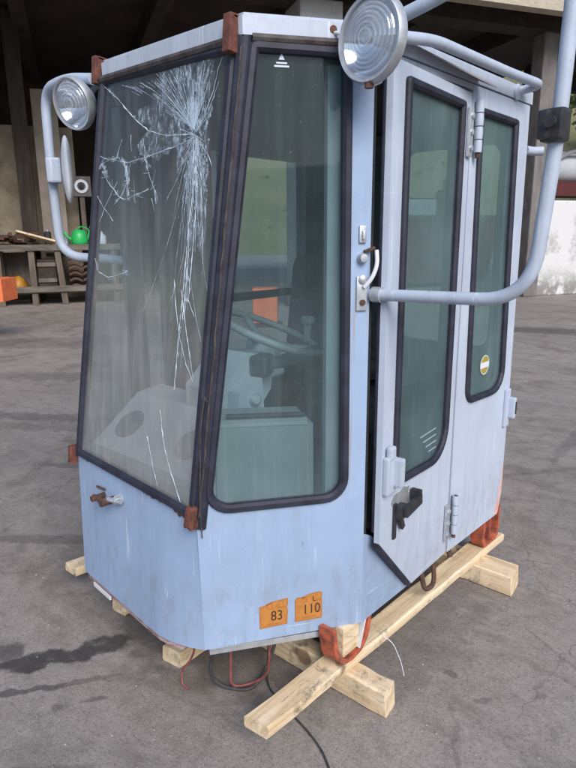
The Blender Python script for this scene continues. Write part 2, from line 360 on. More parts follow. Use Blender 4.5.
def ground_mat():
    t = NT('worn yard concrete')
    a = t.ramp(t.noise(.35, 6, .6), .3, .72); b = t.ramp(t.noise(3.2, 8, .68), .3, .7); c = t.ramp(t.noise(46, 6, .75), .25, .8)
    col = t.mix(a, (.36, .315, .283), (.215, .187, .17)); col = t.mix(t.math('MULTIPLY', b, .4), col, (.42, .375, .335))
    m1_ = t.ramp(t.noise(11, 9, .78, dist=.2), .46, .68); col = t.mix(t.math('MULTIPLY', m1_, .52), col, (.125, .106, .095))
    m2_ = t.ramp(t.noise(1.0, 7, .7, stretch=(2.2, 6.5, 1), dist=.5), .50, .66); col = t.mix(t.math('MULTIPLY', m2_, .42), col, (.135, .112, .096))
    m3_ = t.ramp(t.noise(55, 8, .8), .50, .70); col = t.mix(t.math('MULTIPLY', m3_, .62), col, (.10, .085, .076))
    m4_ = t.ramp(t.noise(1.0, 5, .6, stretch=(70, 9, 1), dist=1.2), .66, .71); m5_ = t.ramp(t.noise(1.1, 3), .5, .62); col = t.mix(t.math('MULTIPLY', t.math('MULTIPLY', m4_, m5_), .5), col, (.62, .58, .55))
    col = t.mix(t.math('MULTIPLY', c, .5), col, (.15, .13, .118))
    gr = t.ramp(t.noise(160, 5, .8), .54, .66); col = t.mix(t.math('MULTIPLY', gr, .62), col, (.50, .46, .425))
    gd = t.ramp(t.noise(120, 5, .8), .54, .66); col = t.mix(t.math('MULTIPLY', gd, .75), col, (.07, .06, .06))
    lng = t.ramp(t.noise(1.0, 6, .6, stretch=(.25, 2.2, 1), dist=.4), .52, .70); col = t.mix(t.math('MULTIPLY', lng, .3), col, (.12, .10, .095))
    lt = t.ramp(t.noise(1.4, 6, .7, dist=.5), .60, .72); col = t.mix(t.math('MULTIPLY', lt, .5), col, (.42, .375, .335))
    wob = t.n('ShaderNodeTexNoise'); wob.inputs['Scale'].default_value = 14; wob.inputs['Detail'].default_value = 8; t.lk(t.co, wob.inputs['Vector'])
    sb = t.n('ShaderNodeVectorMath', operation='SUBTRACT'); t.lk(wob.outputs['Color'], sb.inputs[0]); sb.inputs[1].default_value = (.5, .5, .5)
    mask = None
    for (x, y, l, wd, an, s) in STAINS_AND_PATCHES:
        sc = t.n('ShaderNodeVectorMath', operation='SCALE'); t.lk(sb.outputs[0], sc.inputs[0]); sc.inputs['Scale'].default_value = min(.5, max(.06, wd*2.2))
        ad = t.n('ShaderNodeVectorMath', operation='ADD'); t.lk(t.co, ad.inputs[0]); t.lk(sc.outputs[0], ad.inputs[1])
        mp = t.n('ShaderNodeMapping', vector_type='TEXTURE'); mp.inputs['Location'].default_value = (x, y, 0); mp.inputs['Rotation'].default_value = (0, 0, math.radians(an)); mp.inputs['Scale'].default_value = (l, wd, 1)
        t.lk(ad.outputs[0], mp.inputs[0]); ln = t.n('ShaderNodeVectorMath', operation='LENGTH'); t.lk(mp.outputs[0], ln.inputs[0])
        e = t.ramp(ln.outputs['Value'], 1.05, .65, 0, s); mask = e if mask is None else t.math('MAXIMUM', mask, e)
    mask = t.math('MULTIPLY', mask, t.ramp(t.noise(19, 7, .8), .22, .50, .35, 1.0))
    col = t.mix(t.math('MULTIPLY', mask, .85), col, (.035, .031, .035))
    bg_ = t.ramp(t.noise(1.7, 8, .72, dist=.6), .50, .64); col = t.mix(t.math('MULTIPLY', bg_, .52), col, (.13, .105, .088))
    vo = t.n('ShaderNodeTexVoronoi', feature='DISTANCE_TO_EDGE'); vo.inputs['Scale'].default_value = .55
    w2 = t.n('ShaderNodeVectorMath', operation='ADD'); sc = t.n('ShaderNodeVectorMath', operation='SCALE'); t.lk(sb.outputs[0], sc.inputs[0]); sc.inputs['Scale'].default_value = .10
    t.lk(t.co, w2.inputs[0]); t.lk(sc.outputs[0], w2.inputs[1]); t.lk(w2.outputs[0], vo.inputs['Vector'])
    ck = t.ramp(vo.outputs['Distance'], .0035, .0, 0, .4); ck = t.math('MULTIPLY', ck, t.ramp(t.noise(.8, 3), .44, .54)); col = t.mix(ck, col, (.06, .055, .055))
    hgt = t.math('ADD', t.math('MULTIPLY', t.noise(5, 8, .7), 1.0), t.math('MULTIPLY', t.noise(120, 6, .75), .55))
    t.bump(hgt, .40, .020)
    r = t.math('SUBTRACT', t.ramp(t.noise(7, 5), .3, .7, .72, .92), t.math('MULTIPLY', mask, .25))
    return t.fin(col, r, 0, .3)
def g_ground(bm):
    vs = [bm.verts.new(p) for p in ((-700, -700, 0), (700, -700, 0), (700, 700, 0), (-700, 700, 0))]; bm.faces.new(vs)
tag(part('ground', ground_mat(), None, g_ground), kind='structure')

# ---- hillside beyond the yard (behind the hall's open end, round to the right; unseen arc behind the camera added for glass reflections)
def hill_mat():
    t = NT('grassy hillside'); a = t.ramp(t.noise(.12, 7, .65), .35, .65); b = t.ramp(t.noise(.9, 8, .75), .35, .7)
    c = t.mix(a, (.36, .33, .18), (.25, .26, .13)); c = t.mix(t.math('MULTIPLY', b, .7), c, (.30, .24, .16))
    d = t.ramp(t.noise(.35, 6, .7), .58, .66); c = t.mix(t.math('MULTIPLY', d, .75), c, (.06, .075, .035))
    t.bump(t.noise(2, 8, .8), .9, .5); return t.fin(c, 1.0, 0, .1)
def hill_h(x, y):
    d = math.hypot(x, y); f = max(0, min(1, (d-38)/60)); f = f*f*(3-2*f); f *= .45 + .55*max(0, min(1, (y+10)/40))  # kept low behind the camera so sky light reaches the cab front
    return f*(26 + 7*math.sin(x*.031+1) + 6*math.sin(y*.043+x*.017) + 2.0*math.sin(x*.13+y*.09)) - .4*(1-f)
def g_hill(bm):
    na, nr = 110, 26; g = []
    for i in range(na+1):
        th = math.radians(-135 + 280*i/na)      # from behind the camera round by the right to behind the hall
        row = []
        for j in range(nr+1):
            d = 36 + 120*(j/nr)**1.2; x, y = d*math.cos(th), d*math.sin(th); row.append(bm.verts.new((x, y, hill_h(x, y)+rnd.uniform(-.25, .25)*(j > 1))))
        g.append(row)
    for i in range(na):
        for j in range(nr): bm.faces.new((g[i][j], g[i+1][j], g[i+1][j+1], g[i][j+1]))
tag(part('hillside', hill_mat(), None, g_hill, True), kind='structure')

# ---- trees on the hillside
m_leaf = mat_simple('tree leaves', (.045, .07, .022), (.095, .115, .04), 1.5, .9, .2)
m_leaf_dry = mat_simple('dry leaves', (.12, .10, .035), (.09, .085, .035), 1.5, .9, .2)
m_bark = mat_simple('bark', (.07, .055, .045), (.12, .10, .085), 10, .95, .5)
def tree_mesh(seed, h):
    r = random.Random(seed); tb = bmesh.new(); cb = bmesh.new()
    tube(tb, [(0, 0, -.5), (.1, 0, h*.3), (-.1, .1, h*.6), (0, 0, h*.85)], [h*.035, h*.028, h*.018, h*.006], 8)
    cl = []
    for k in range(16):
        z = h*r.uniform(.35, .95); ra = h*.30*math.sin(PI*min(1, max(.1, (z/h-.22)/.85)))**.7; an = r.uniform(0, 2*PI)
        e = V((ra*math.cos(an), ra*math.sin(an), z)); tube(tb, [V((0, 0, z-h*.16)), e*.6+V((0, 0, z*.4-h*.05)), e], [h*.010, h*.007, h*.003], 5); cl.append(e)
    for e in cl:
        for q in range(95):
            d = V((r.gauss(0, 1), r.gauss(0, 1), r.gauss(0, .8)))*h*.062; p = e+d; s = h*r.uniform(.012, .026)
            u = V((r.uniform(-1, 1), r.uniform(-1, 1), r.uniform(-1, 1))).normalized(); x = u.orthogonal().normalized(); y = u.cross(x)
            cb.faces.new([cb.verts.new(p+x*s*a+y*s*b) for a, b in ((-1, -.6), (1, -.6), (.7, .8), (-.6, .7))])
    return tb, cb
TREES = [(-9, 47, 9, 0, 'bare brown tree low on the hillside between pillar and cab'), (-14.5, 52, 8, 1, 'green tree on the slope behind the concrete pillar'),
         (-18, 60, 10, 0, 'dry tree higher up the slope behind the shed'), (-5, 58, 9, 1, 'dark green tree on the slope at far right'),]
for i, (x, y, h, k, lab) in enumerate(TREES):
    tb, cb = tree_mesh(30+i, h); root = empty('hill_tree', (x, y, hill_h(x, y)), lab, 'tree', 'trees on the hillside')
    for nm, b_, mt in (('trunk', tb, m_bark), ('crown', cb, m_leaf if k else m_leaf_dry)):
        for v in b_.verts: v.co += V((x, y, hill_h(x, y)))
        link(nm, b_, mt, root)

# ---- open shed: pillars along its front edge, roof and back wall coloured dark for the shade inside
SA = V((-4.1, 13.2, 0)); SE = V((.483, .8756, 0)).normalized(); SN = V((-SE.y, SE.x, 0))      # along the front edge / into the shed
shed_fr = Fr(SA, SE, (0, 0, 1), -SN)        # outward = towards the camera
def SP(a, b, z=0.0): return SA + SE*a + SN*b + V((0, 0, z))
RZ = M(((SE.x, SN.x, 0), (SE.y, SN.y, 0), (0, 0, 1)))
def sbox(bm, a, b, z, s, bev=0.0, extra=None):
    R_ = RZ @ extra if extra else RZ
    box(bm, SP(a, b, z), s, R_, bev)
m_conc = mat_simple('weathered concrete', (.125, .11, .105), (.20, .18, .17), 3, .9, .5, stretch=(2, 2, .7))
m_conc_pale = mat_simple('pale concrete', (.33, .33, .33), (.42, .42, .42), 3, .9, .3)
m_shade_wall = mat_simple('shade dark brown wall', (.030, .022, .017), (.060, .045, .034), 1.2, .95, .4)  # very dark brown stands in for the shade inside the shed
m_shade_brown = mat_simple('shade dark beams', (.022, .017, .013), (.05, .038, .028), 4, .95, .4)  # same shade put into the colour of the beams under the roof
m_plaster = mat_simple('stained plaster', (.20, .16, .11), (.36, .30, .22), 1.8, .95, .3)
m_fascia = mat_wood('weathered roof edge board', (.36, .31, .24), (.48, .42, .33), (6, 6, 40))
shed = empty('open_shed', SP(0, 0), 'dark open shed with concrete pillars and roof coloured dark for shade behind the cab', 'shed')
part('roof', m_shade_wall, shed, lambda bm: sbox(bm, -7.7, 3.9, 5.95, (20.4, 9.4, .3)))
part('roof', m_shade_wall, shed, lambda bm: sbox(bm, 8.25, 1.6, 5.95, (11.5, 4.8, .3)))
part('edge_beam', m_fascia, shed, lambda bm: sbox(bm, -2.0, -.93, 5.60, (32.0, .24, .50)))
part('edge_beam', m_shade_brown, shed, lambda bm: sbox(bm, 8.25, 4.1, 5.55, (11.5, .3, .5)))
part('edge_beam', m_shade_brown, shed, lambda bm: sbox(bm, -2.0, .0, 5.55, (31.8, .5, .5)))
for a in (-15.5, -13, -10.5, -8, -5.5, -3, -.5, 2.4, 5, 7.6):
    part('joist', m_shade_brown, shed, lambda bm: sbox(bm, a, 4.0 if a < 2 else 1.95, 5.6, (.28, 7.6 if a < 2 else 3.8, .42)))
for a, mt, wd in ((-.42, m_conc, .36), (-5.53, m_conc_pale, .80), (-13.6, m_shade_wall, .62), (6.0, m_conc, .62)):
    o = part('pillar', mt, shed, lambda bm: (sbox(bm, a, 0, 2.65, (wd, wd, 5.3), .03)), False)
part('back_wall', m_shade_wall, shed, lambda bm: sbox(bm, -11.6, 8.2, 2.9, (12.6, .25, 5.8)))
part('back_wall', m_shade_wall, shed, lambda bm: sbox(bm, -1.9, 8.2, 2.9, (1.8, .25, 5.8)))
part('lintel', m_shade_brown, shed, lambda bm: sbox(bm, -4.05, 8.2, 5.15, (2.5, .25, 1.3)))
part('side_wall', m_shade_wall, shed, lambda bm: sbox(bm, -17.6, 4.0, 2.9, (.25, 8.2, 5.8)))
part('partition_wall', m_plaster, shed, lambda bm: sbox(bm, -12.2, 4.0, 1.85, (5.0, .2, 3.7), .02))
part('door_panel', m_shade_brown, shed, lambda bm: sbox(bm, -7.0, 8.03, 1.5, (2.6, .07, 3.0), .01))
# white yard wall between the pillars at right
m_wwall = NT('flaking whitewash'); _f = m_wwall.ramp(m_wwall.noise(2.2, 7, .7), .50, .66); _s = m_wwall.sep()
_lo = m_wwall.ramp(_s[2], .75, .1); _k = m_wwall.math('MAXIMUM', m_wwall.math('MULTIPLY', _f, .55), m_wwall.math('MULTIPLY', _lo, m_wwall.ramp(m_wwall.noise(3.5, 6, .7), .38, .55)))
m_wwall.bump(m_wwall.noise(6, 6), .4, .02); m_wwall = m_wwall.fin(m_wwall.mix(_k, (.62, .61, .60), (.24, .22, .21)), .9)
ww = part('yard_wall', m_wwall, None, lambda bm: sbox(bm, 2.9, .05, 1.03, (6.2, .28, 2.06), .03))
tag(ww, 'low whitewashed wall with grey stains beside the concrete pillar', 'wall')

# ---- things behind the white wall
tk = empty('storage_tank', SP(3.2, 2.2), 'white tank on a dark red frame behind the whitewashed wall', 'tank')
part('tank_body', m_white, tk, lambda bm: lathe(bm, SP(1.5, 2.2, 3.02), SE, [(0, -.10), (.22, -.07), (.34, .05), (.38, .18), (.38, 2.7), (.34, 2.85), (.22, 2.97), (0, 3.0)], 24), True)
m_dred = mat_simple('dark red paint', (.12, .022, .025), (.07, .02, .02), 3, .7, .2)
part('support_frame', m_dred, tk, lambda bm: (sbox(bm, 2.9, 2.2, 2.46, (3.2, .8, .36)), sbox(bm, 1.6, 2.2, 1.14, (.14, .7, 2.28)), sbox(bm, 4.3, 2.2, 1.14, (.14, .7, 2.28))))
part('pipe', m_steel, tk, lambda bm: tube(bm, smooth_path([SP(1.55, 1.75, 2.3), SP(1.6, 1.7, 3.1), SP(2.1, 1.7, 3.35), SP(4.0, 1.7, 3.3)], .2), .05, 8), True)
ct = empty('skip_container', SP(-1.6, 3.4), 'dark red scrap skip with pale junk behind the concrete pillar', 'container')
part('bin', m_dred, ct, lambda bm: (prism(bm, [SP(-2.6, 2.8, .1), SP(.6, 2.8, .1), SP(1.0, 2.8, 1.75), SP(-3.0, 2.8, 1.75)], SN*1.5)))
part('rim', m_rust_dark, ct, lambda bm: (sbox(bm, -1.0, 2.78, 1.78, (4.1, .09, .1)), sbox(bm, -1.0, 4.32, 1.78, (4.1, .09, .1))))
m_cream = mat_simple('cream sheet metal', (.55, .45, .28), (.62, .55, .42), 3, .7, .2)
for a, b, z, s, mt, lab in ((-.1, 3.3, 2.1, (.9, .7, .7), m_cream, 'cream scrap box on top of the red skip'), (.1, 3.6, 2.63, (.6, .5, .36), m_white, 'white scrap box on top of the cream one'), (-1.4, 3.4, 2.0, (1.0, .8, .45), m_steel, 'grey scrap box lying in the red skip')):
    bx = empty('scrap_box', SP(a, b, z-s[2]/2), lab, 'box', 'scrap on the red skip')
    part('casing', mt, bx, lambda bm: sbox(bm, a, b, z, s, .03))
    part('lid', m_rust_dark, bx, lambda bm: sbox(bm, a, b, z+s[2]/2+.02, (s[0]*.9, s[1]*.9, .04), .01))

# ---- workbench and what lies on it, at the left
wb = empty('workbench', SP(-11.4, 2.6), 'long grey wooden workbench in the dark shed left of the cab', 'workbench')
part('bench_top', m_old_wood_h, wb, lambda bm: sbox(bm, -11.4, 2.7, 1.16, (5.2, .8, .12), .01))
for a in (-13.0, -11.35, -10.72, -10.18, -9.1):
    for b in (2.4, 3.0): part('leg', m_old_wood, wb, lambda bm: sbox(bm, a, b, .55, (.12, .11, 1.1), .01, M.Rotation(math.radians(-4), 3, 'Y') if a == -10.18 else None))
part('shelf', m_old_wood_h, wb, lambda bm: sbox(bm, -11.4, 2.75, .27, (4.9, .66, .08), .01))
part('rail', m_old_wood_h, wb, lambda bm: sbox(bm, -11.4, 2.32, .33, (5.0, .05, .12)))
part('back_panel', m_old_wood, wb, lambda bm: sbox(bm, -12.0, 3.1, .7, (2.4, .04, .72)))
# stack of curved track plates under the bench
for k in range(2):
    for j in range(6):
        a0 = -10.02+k*.27
        o = part('track_plate', m_rust_dark, None, lambda bm: prism(bm, [SP(a0+q*.042, 2.42, .33+j*.125+.045*math.sin(PI*q/5.5)) for q in range(7)] + [SP(a0+q*.042, 2.42, .375+j*.125+.045*math.sin(PI*q/5.5)) for q in range(6, -1, -1)], SN*.5))
        pos = ('lowest', 'second lowest', 'third from the bottom', 'third from the top', 'second highest', 'topmost')[j]; side = ('left', 'right')[k]
        tag(o, f'{pos} rusty curved plate in the {side} stack under the workbench', 'metal plate', 'stacked plates under the workbench')
m_green = mat_simple('bright green plastic', (.02, .38, .09), (.025, .44, .11), 6, .4, .03)
wa, wk = -9.76, .60
wc = empty('watering_can', SP(wa, 2.55, 1.22), 'bright green plastic watering can on the workbench', 'watering can')
cx = SP(wa, 2.55, 1.22)
part('can_body', m_green, wc, lambda bm: lathe(bm, cx, (0, 0, 1), [(r_*wk, h_*wk) for r_, h_ in ((0, 0), (.26, 0), (.29, .05), (.27, .28), (.22, .42), (.14, .48), (.13, .46), (0, .44))], 24), True)
part('spout', m_green, wc, lambda bm: tube(bm, [cx-SE*.2*wk+V((0, 0, .12*wk)), cx-SE*.40*wk+V((0, 0, .25*wk)), cx-SE*.56*wk+V((0, 0, .5*wk))], [.06*wk, .045*wk, .035*wk], 10), True)
part('handle', m_green, wc, lambda bm: tube(bm, smooth_path([cx-SE*.12*wk+V((0, 0, .44*wk)), cx+SE*.05*wk+V((0, 0, .61*wk)), cx+SE*.36*wk+V((0, 0, .5*wk)), cx+SE*.27*wk+V((0, 0, .14*wk))], .08), .024*wk, 8), True)
pl = part('loose_board', m_wood_x, None, lambda bm: box(bm, SP(-10.60, 2.45, 1.37), (.75, .16, .04), RZ @ M.Rotation(math.radians(16), 3, 'Y') @ M.Rotation(math.radians(-20), 3, 'X'), .006))
tag(pl, 'pale loose board lying tilted over junk on the workbench', 'board')
def g_junk(bm):
    r = random.Random(5)
    for k in range(40):
        a_ = r.uniform(0, 1); box(bm, SP(-12.2+1.6*a_, 2.6+r.uniform(-.2, .3), 1.24+r.uniform(0, .22)*(.4+a_*.6)), (r.uniform(.06, .3), r.uniform(.04, .14), r.uniform(.02, .09)), RZ @ M.Rotation(r.uniform(-3, 3), 3, 'Z') @ M.Rotation(r.uniform(-.5, .5), 3, 'X'), .006)
tag(part('junk_heap', m_rust_dark, None, g_junk), 'heap of rusty scrap pieces at the left end of the workbench', 'scrap heap', kind='stuff')
m_yel = mat_simple('yellow orange plastic', (.42, .20, .02), (.30, .13, .02), 6, .5, .1)
yb = part('plastic_sack', m_yel, None, lambda bm: (lathe(bm, SP(-11.02, 2.5, .31), (0, 0, 1), [(0, 0), (.15, .0), (.18, .08), (.16, .18), (.10, .25), (.04, .28), (0, .29)], 14)), True); jag(yb, .025, 3)
tag(yb, 'crumpled yellow orange sack on the shelf under the workbench', 'sack')
dbx = empty('dark_crate', SP(-10.45, 2.6, .31), 'dark crate on the workbench shelf between legs and plates', 'crate')
part('crate_body', m_shade_brown, dbx, lambda bm: sbox(bm, -10.45, 2.72, .62, (.36, .5, .6), .01))
part('slat', m_old_wood, dbx, lambda bm: sbox(bm, -10.45, 2.455, .82, (.36, .03, .08)))
part('slat', m_old_wood, dbx, lambda bm: sbox(bm, -10.45, 2.455, .5, (.36, .03, .08)))
jg = empty('white_jug', SP(-9.32, 2.55, 1.22), 'small white jug on the bench seen through the windshield edge', 'jug')
part('jug_body', m_white, jg, lambda bm: lathe(bm, SP(-9.32, 2.55, 1.22), (0, 0, 1), [(0, 0), (.09, 0), (.095, .03), (.095, .16), (.04, .22), (.03, .26), (0, .26)], 16), True)
part('jug_cap', m_dred, jg, lambda bm: lathe(bm, SP(-9.32, 2.55, 1.475), (0, 0, 1), [(0, 0), (.034, 0), (.034, .03), (0, .03)], 12), True)
for k, (a_, hh_, mt_, lab_) in enumerate(((-10.38, .24, m_dark, 'dark oil tin on the bench just right of the tilted board'), (-10.02, .20, m_steel, 'small grey tin beside the green watering can'), (-9.52, .30, m_shade_brown, 'tall dark tin right of the green watering can'))):
    ti = empty('oil_tin', SP(a_, 2.75, 1.22), lab_, 'tin', 'tins on the workbench')
    part('tin_body', mt_, ti, lambda bm: lathe(bm, SP(a_, 2.75, 1.22), (0, 0, 1), [(0, 0), (.07, 0), (.07, hh_), (.05, hh_+.02), (0, hh_+.02)], 14), True)
    part('spout_cap', m_steel, ti, lambda bm: lathe(bm, SP(a_, 2.75, 1.24+hh_), (0, 0, 1), [(.02, 0), (.02, .04), (0, .04)], 10), True)
wp = part('wooden_post', mat_simple('dark post wood', (.035, .026, .02), (.065, .05, .04), 3, .95, .4, stretch=(4, 4, .6)), None, lambda bm: sbox(bm, -10.72, 3.25, 2.85, (.30, .26, 5.7), .01))
tag(wp, 'dark wooden post behind the workbench', 'post')
m_board = mat_simple('pale stained board', (.36, .30, .245), (.24, .195, .16), 1.6, .9, .3)
lb = part('leaning_board', m_board, None, lambda bm: box(bm, SP(-10.22, 3.38, 2.65), (.50, .05, 3.4), RZ @ M.Rotation(math.radians(-2), 3, 'X'), .005))
tag(lb, 'tall pale board leaning left of the watering can', 'board')
gb = empty('wall_fan', SP(-9.62, 3.25, 2.0), 'small round grey fan box fixed above the watering can', 'fan')
part('fan_box', m_conc, gb, lambda bm: sbox(bm, -9.62, 3.3, 2.42, (.40, .2, .42), .02))
part('fan_ring', m_steel, gb, lambda bm: lathe(bm, SP(-9.62, 3.19, 2.42), -SN, [(.08, 0), (.085, .03), (.14, .03), (.155, 0)], 24), True)
part('hub', m_dark, gb, lambda bm: lathe(bm, SP(-9.62, 3.19, 2.42), -SN, [(.05, 0), (.05, .05), (0, .06)], 16), True)
part('bracket', m_old_wood, gb, lambda bm: sbox(bm, -9.62, 3.3, 1.72, (.1, .1, 1.0)))
# orange steel pieces in the yard
ob = empty('orange_attachment', (-8.2, 2.0, 0), 'orange painted steel beam on a rusty block at the left edge', 'steel beam')
oR = M.Rotation(math.atan2(.67, .74), 3, 'Z')
part('arm', m_orange_new, ob, lambda bm: box(bm, (-8.45, 1.77, .69), (2.7, .4, .24), oR @ M.Rotation(math.radians(-2), 3, 'Y'), .02))
part('end_plate', m_orange_new, ob, lambda bm: box(bm, (-7.43, 2.69, .70), (.06, .46, .30), oR, .01))
part('foot_block', m_rust_dark, ob, lambda bm: box(bm, (-7.95, 2.22, .26), (.5, .4, .52), oR, .02))
og = empty('orange_steel_box', (-5.7, 5.9, 0), 'orange steel counterweight block standing in the yard behind the cab', 'steel block')
part('box_body', m_orange_new, og, lambda bm: box(bm, (-5.7, 5.9, .32), (.38, .32, .54), M.Rotation(math.radians(40), 3, 'Z'), .02))
part('foot_plate', m_rust_dark, og, lambda bm: box(bm, (-5.7, 5.9, .02), (.52, .44, .04), M.Rotation(math.radians(40), 3, 'Z'), .005))

# ================================================================== TIMBERS UNDER THE CAB
tg = 'timbers under the cab'
def timber(label, a, b, wd, hg, seed, mat):
    o = part('timber_beam', mat, None, lambda bm: rough_beam(bm, a, b, wd, hg, seed)); tag(o, label, 'timber', tg); return o
timber('long flat plank running under the door side of the cab', (-.066, .002, .102), (-.040, 1.465, .102), .084, .036, 1, m_wood)
timber('low crosswise timber with its end sticking out below the orange front foot', (.112, .385, .0425), (-.62, .37, .0425), .07, .085, 2, m_wood_x)
timber('low crosswise timber with its end sticking out below the rear corner of the cab', (.138, 1.262, .0425), (-1.0, 1.25, .0425), .115, .085, 3, m_wood_x)
timber('flat plank under the left side of the cab, only its near end showing', (-1.19, .085, .102), (-1.05, 1.45, .102), .084, .036, 4, m_wood)
timber('thin pale plank end under the left part of the front panel', (-.93, .13, .0275), (-.93, .75, .0275), .075, .055, 5, m_wood)
timber('plank end lying on the ground under the front corner of the cab', (-.55, .085, .0275), (-.56, .75, .0275), .085, .055, 6, m_wood)

# ================================================================== THE CAB
cab = empty('operator_cab', (-.5, .7, .18), 'pale blue grey excavator cab with a cracked windshield standing on timbers', 'vehicle cab')
F = Fr((0, 0, 0), (1, 0, 0), (0, 0, 1))                              # front panel plane
DL = .4757; DU = V((.268, .393, 0)).normalized()
D = Fr((-.268, 0, 0), DU, (0, 0, 1))                                 # diagonal corner plane
X = Fr((0, 0, 0), (0, 1, 0), (0, 0, 1))                              # door side plane
W = Fr((0, 0, .67), (1, 0, 0), (0, .128, 1.17))                      # windshield plane
th = .085
DR = Fr((0, .925, 0), (-math.sin(th), math.cos(th), 0), (0, 0, 1))   # door plane, ajar; a runs to the hinge at 0
ZB, ZR = .25, 1.888

# --- front panel, rust seam, rail
def bulge(x):
    f = (x+.915)/.647                                      # 0 at the left edge, 1 at the front corner
    return -.046*(f/.74 if f < .74 else max(0, 1-((f-.74)/.26)**2.0)) if f > 0 else 0
def g_front(bm):
    n, m = 40, 8; rows = []
    for lay in (0, 1):
        g = []
        for i in range(n+1):
            f = i/n; row = []
            xt, zt = -.885+f*(-.268+.885), .705-f*.05; xb = -.915+f*(.915-.268)
            for j in range(m+1):
                q = j/m; x = xb+(xt-xb)*q; zz = .243+(zt-.243)*q; y = bulge(xb)*(1-q)**1.0
                row.append(bm.verts.new((x, y+lay*.018, zz)))
            g.append(row)
        rows.append(g)
    A, B = rows
    for i in range(n):
        for j in range(m): bm.faces.new((A[i][j], A[i+1][j], A[i+1][j+1], A[i][j+1])); bm.faces.new((B[i][j], B[i][j+1], B[i+1][j+1], B[i+1][j]))
    for i in range(n):
        for j in (0, m): bm.faces.new((A[i][j], B[i][j], B[i+1][j], A[i+1][j]))
    for j in range(m):
        for i in (0, n): bm.faces.new((A[i][j], A[i][j+1], B[i][j+1], B[i][j]))
fp = part('front_panel', m_paint_shaded, cab, g_front, True)
def g_seam(bm):
    r = random.Random(3); top = []; bot = []; n = 110; nz = [0.0]
    for i in range(n): nz.append(nz[-1]*.75 + r.gauss(0, .7))
    for i in range(n+1):
        f = i/n; x = -.888 + f*(.888-.275); z = .705 - f*.05
        top.append((x, z)); bot.append((x, z - .012 - max(0, .0055*nz[i]) - (.022*math.exp(-((f-1)/.09)**2))))
    sheet(bm, F, top + bot[::-1], None, .004, .004)
part('rust_seam', m_rust_dark, cab, g_seam)
part('bottom_rail', mat_simple('worn pale rail', (.50, .42, .42), (.26, .10, .085), 22, .7, .2, stretch=(1, 1, 3)), cab, lambda bm: prism(bm, [(-.90+.56*k/20, bulge(-.90+.56*k/20)+.006, .222) for k in range(21)] + [(-.90+.56*k/20, bulge(-.90+.56*k/20)+.030, .222) for k in range(20, -1, -1)], (0, 0, .022)))
part('bottom_rail', m_steel, cab, lambda bm: box(bm, (.195, .222, -.03), (.36, .02, .03), None, .002, D))
part('sill_strip', m_white, cab, lambda bm: prism(bm, [(-.86, bulge(-.86)+.003, .206), (-.74, bulge(-.74)+.003, .206), (-.74, bulge(-.74)+.003, .221), (-.86, bulge(-.86)+.003, .221)], (0, .006, 0)))
def g_floor(bm): prism(bm, [(-.88, .03, .255), (-.27, .03, .255), (-.03, .40, .255), (-.03, 1.36, .255), (-1.03, 1.36, .255), (-1.03, .38, .255)], (0, 0, .03))
part('floor_plate', m_dark, cab, g_floor)

# --- windshield
WO = [(-.888, .018), (-.277, -.022), (-.200, 1.172), (-.776, 1.186)]
wsh = part('windshield', m_glass_w, cab, lambda bm: sheet(bm, W, inset(WO, .018), None, .006, .004))
part('gasket', m_rubber, wsh, lambda bm: ringbead(bm, W, rounded(WO, .012, 3), .026, .014, .0))
# cracks: ribbons lying on the glass
IMP = (-.34, .979)
CR = {'topleft': [(-.755, 1.155), (-.683, 1.11), (-.607, 1.052), (-.535, 1.009), (-.455, .988), (-.34, .979)],
 'left': [(-.34, .971), (-.423, .955), (-.532, .942), (-.626, .933), (-.718, .949), (-.79, .966)],
 'web1': [(-.788, .911), (-.766, .938), (-.718, .949), (-.677, .951), (-.635, .92), (-.624, .887), (-.653, .847), (-.693, .82)],
 'web2': [(-.76, .918), (-.716, .878), (-.673, .845), (-.642, .832), (-.598, .841), (-.528, .854)],
 'web3': [(-.646, .937), (-.634, .893), (-.617, .842)], 'web4': [(-.551, .948), (-.53, .902), (-.5, .853), (-.489, .816)],
 'web5': [(-.803, .868), (-.757, .822), (-.696, .772)], 'web6': [(-.679, .884), (-.735, .822), (-.772, .773)],
 'd1': [(-.335, .966), (-.33, .881), (-.336, .795), (-.346, .695), (-.349, .605), (-.36, .512)],
 'd2': [(-.339, .966), (-.336, .845), (-.349, .745), (-.358, .617), (-.371, .484), (-.383, .319)],
 'd3': [(-.331, .966), (-.32, .844), (-.325, .745), (-.333, .618), (-.338, .566), (-.310, .523)],
 'd4': [(-.328, .97), (-.306, .867), (-.294, .745), (-.285, .658)],
 'd5': [(-.369, .591), (-.348, .513), (-.331, .448), (-.306, .365)], 'd6': [(-.4, .615), (-.387, .536), (-.365, .458), (-.335, .395), (-.305, .355)],
 'd7': [(-.442, .252), (-.43, .197), (-.418, .15), (-.388, .09), (-.339, .012)], 'd8': [(-.499, .164), (-.483, .12), (-.461, .066), (-.444, .032)],
 'ur': [(-.333, .985), (-.298, 1.028), (-.271, 1.075), (-.26, 1.118), (-.247, 1.142)], 'ur2': [(-.333, .985), (-.283, 1.035), (-.256, 1.09)],
 'r1': [(-.324, .965), (-.285, .925), (-.268, .90)], 'v1': [(-.615, 1.007), (-.613, .962)], 'v2': [(-.658, .999), (-.687, .946)],
 'dd': [(-.793, .665), (-.773, .624), (-.717, .608), (-.614, .629)]}
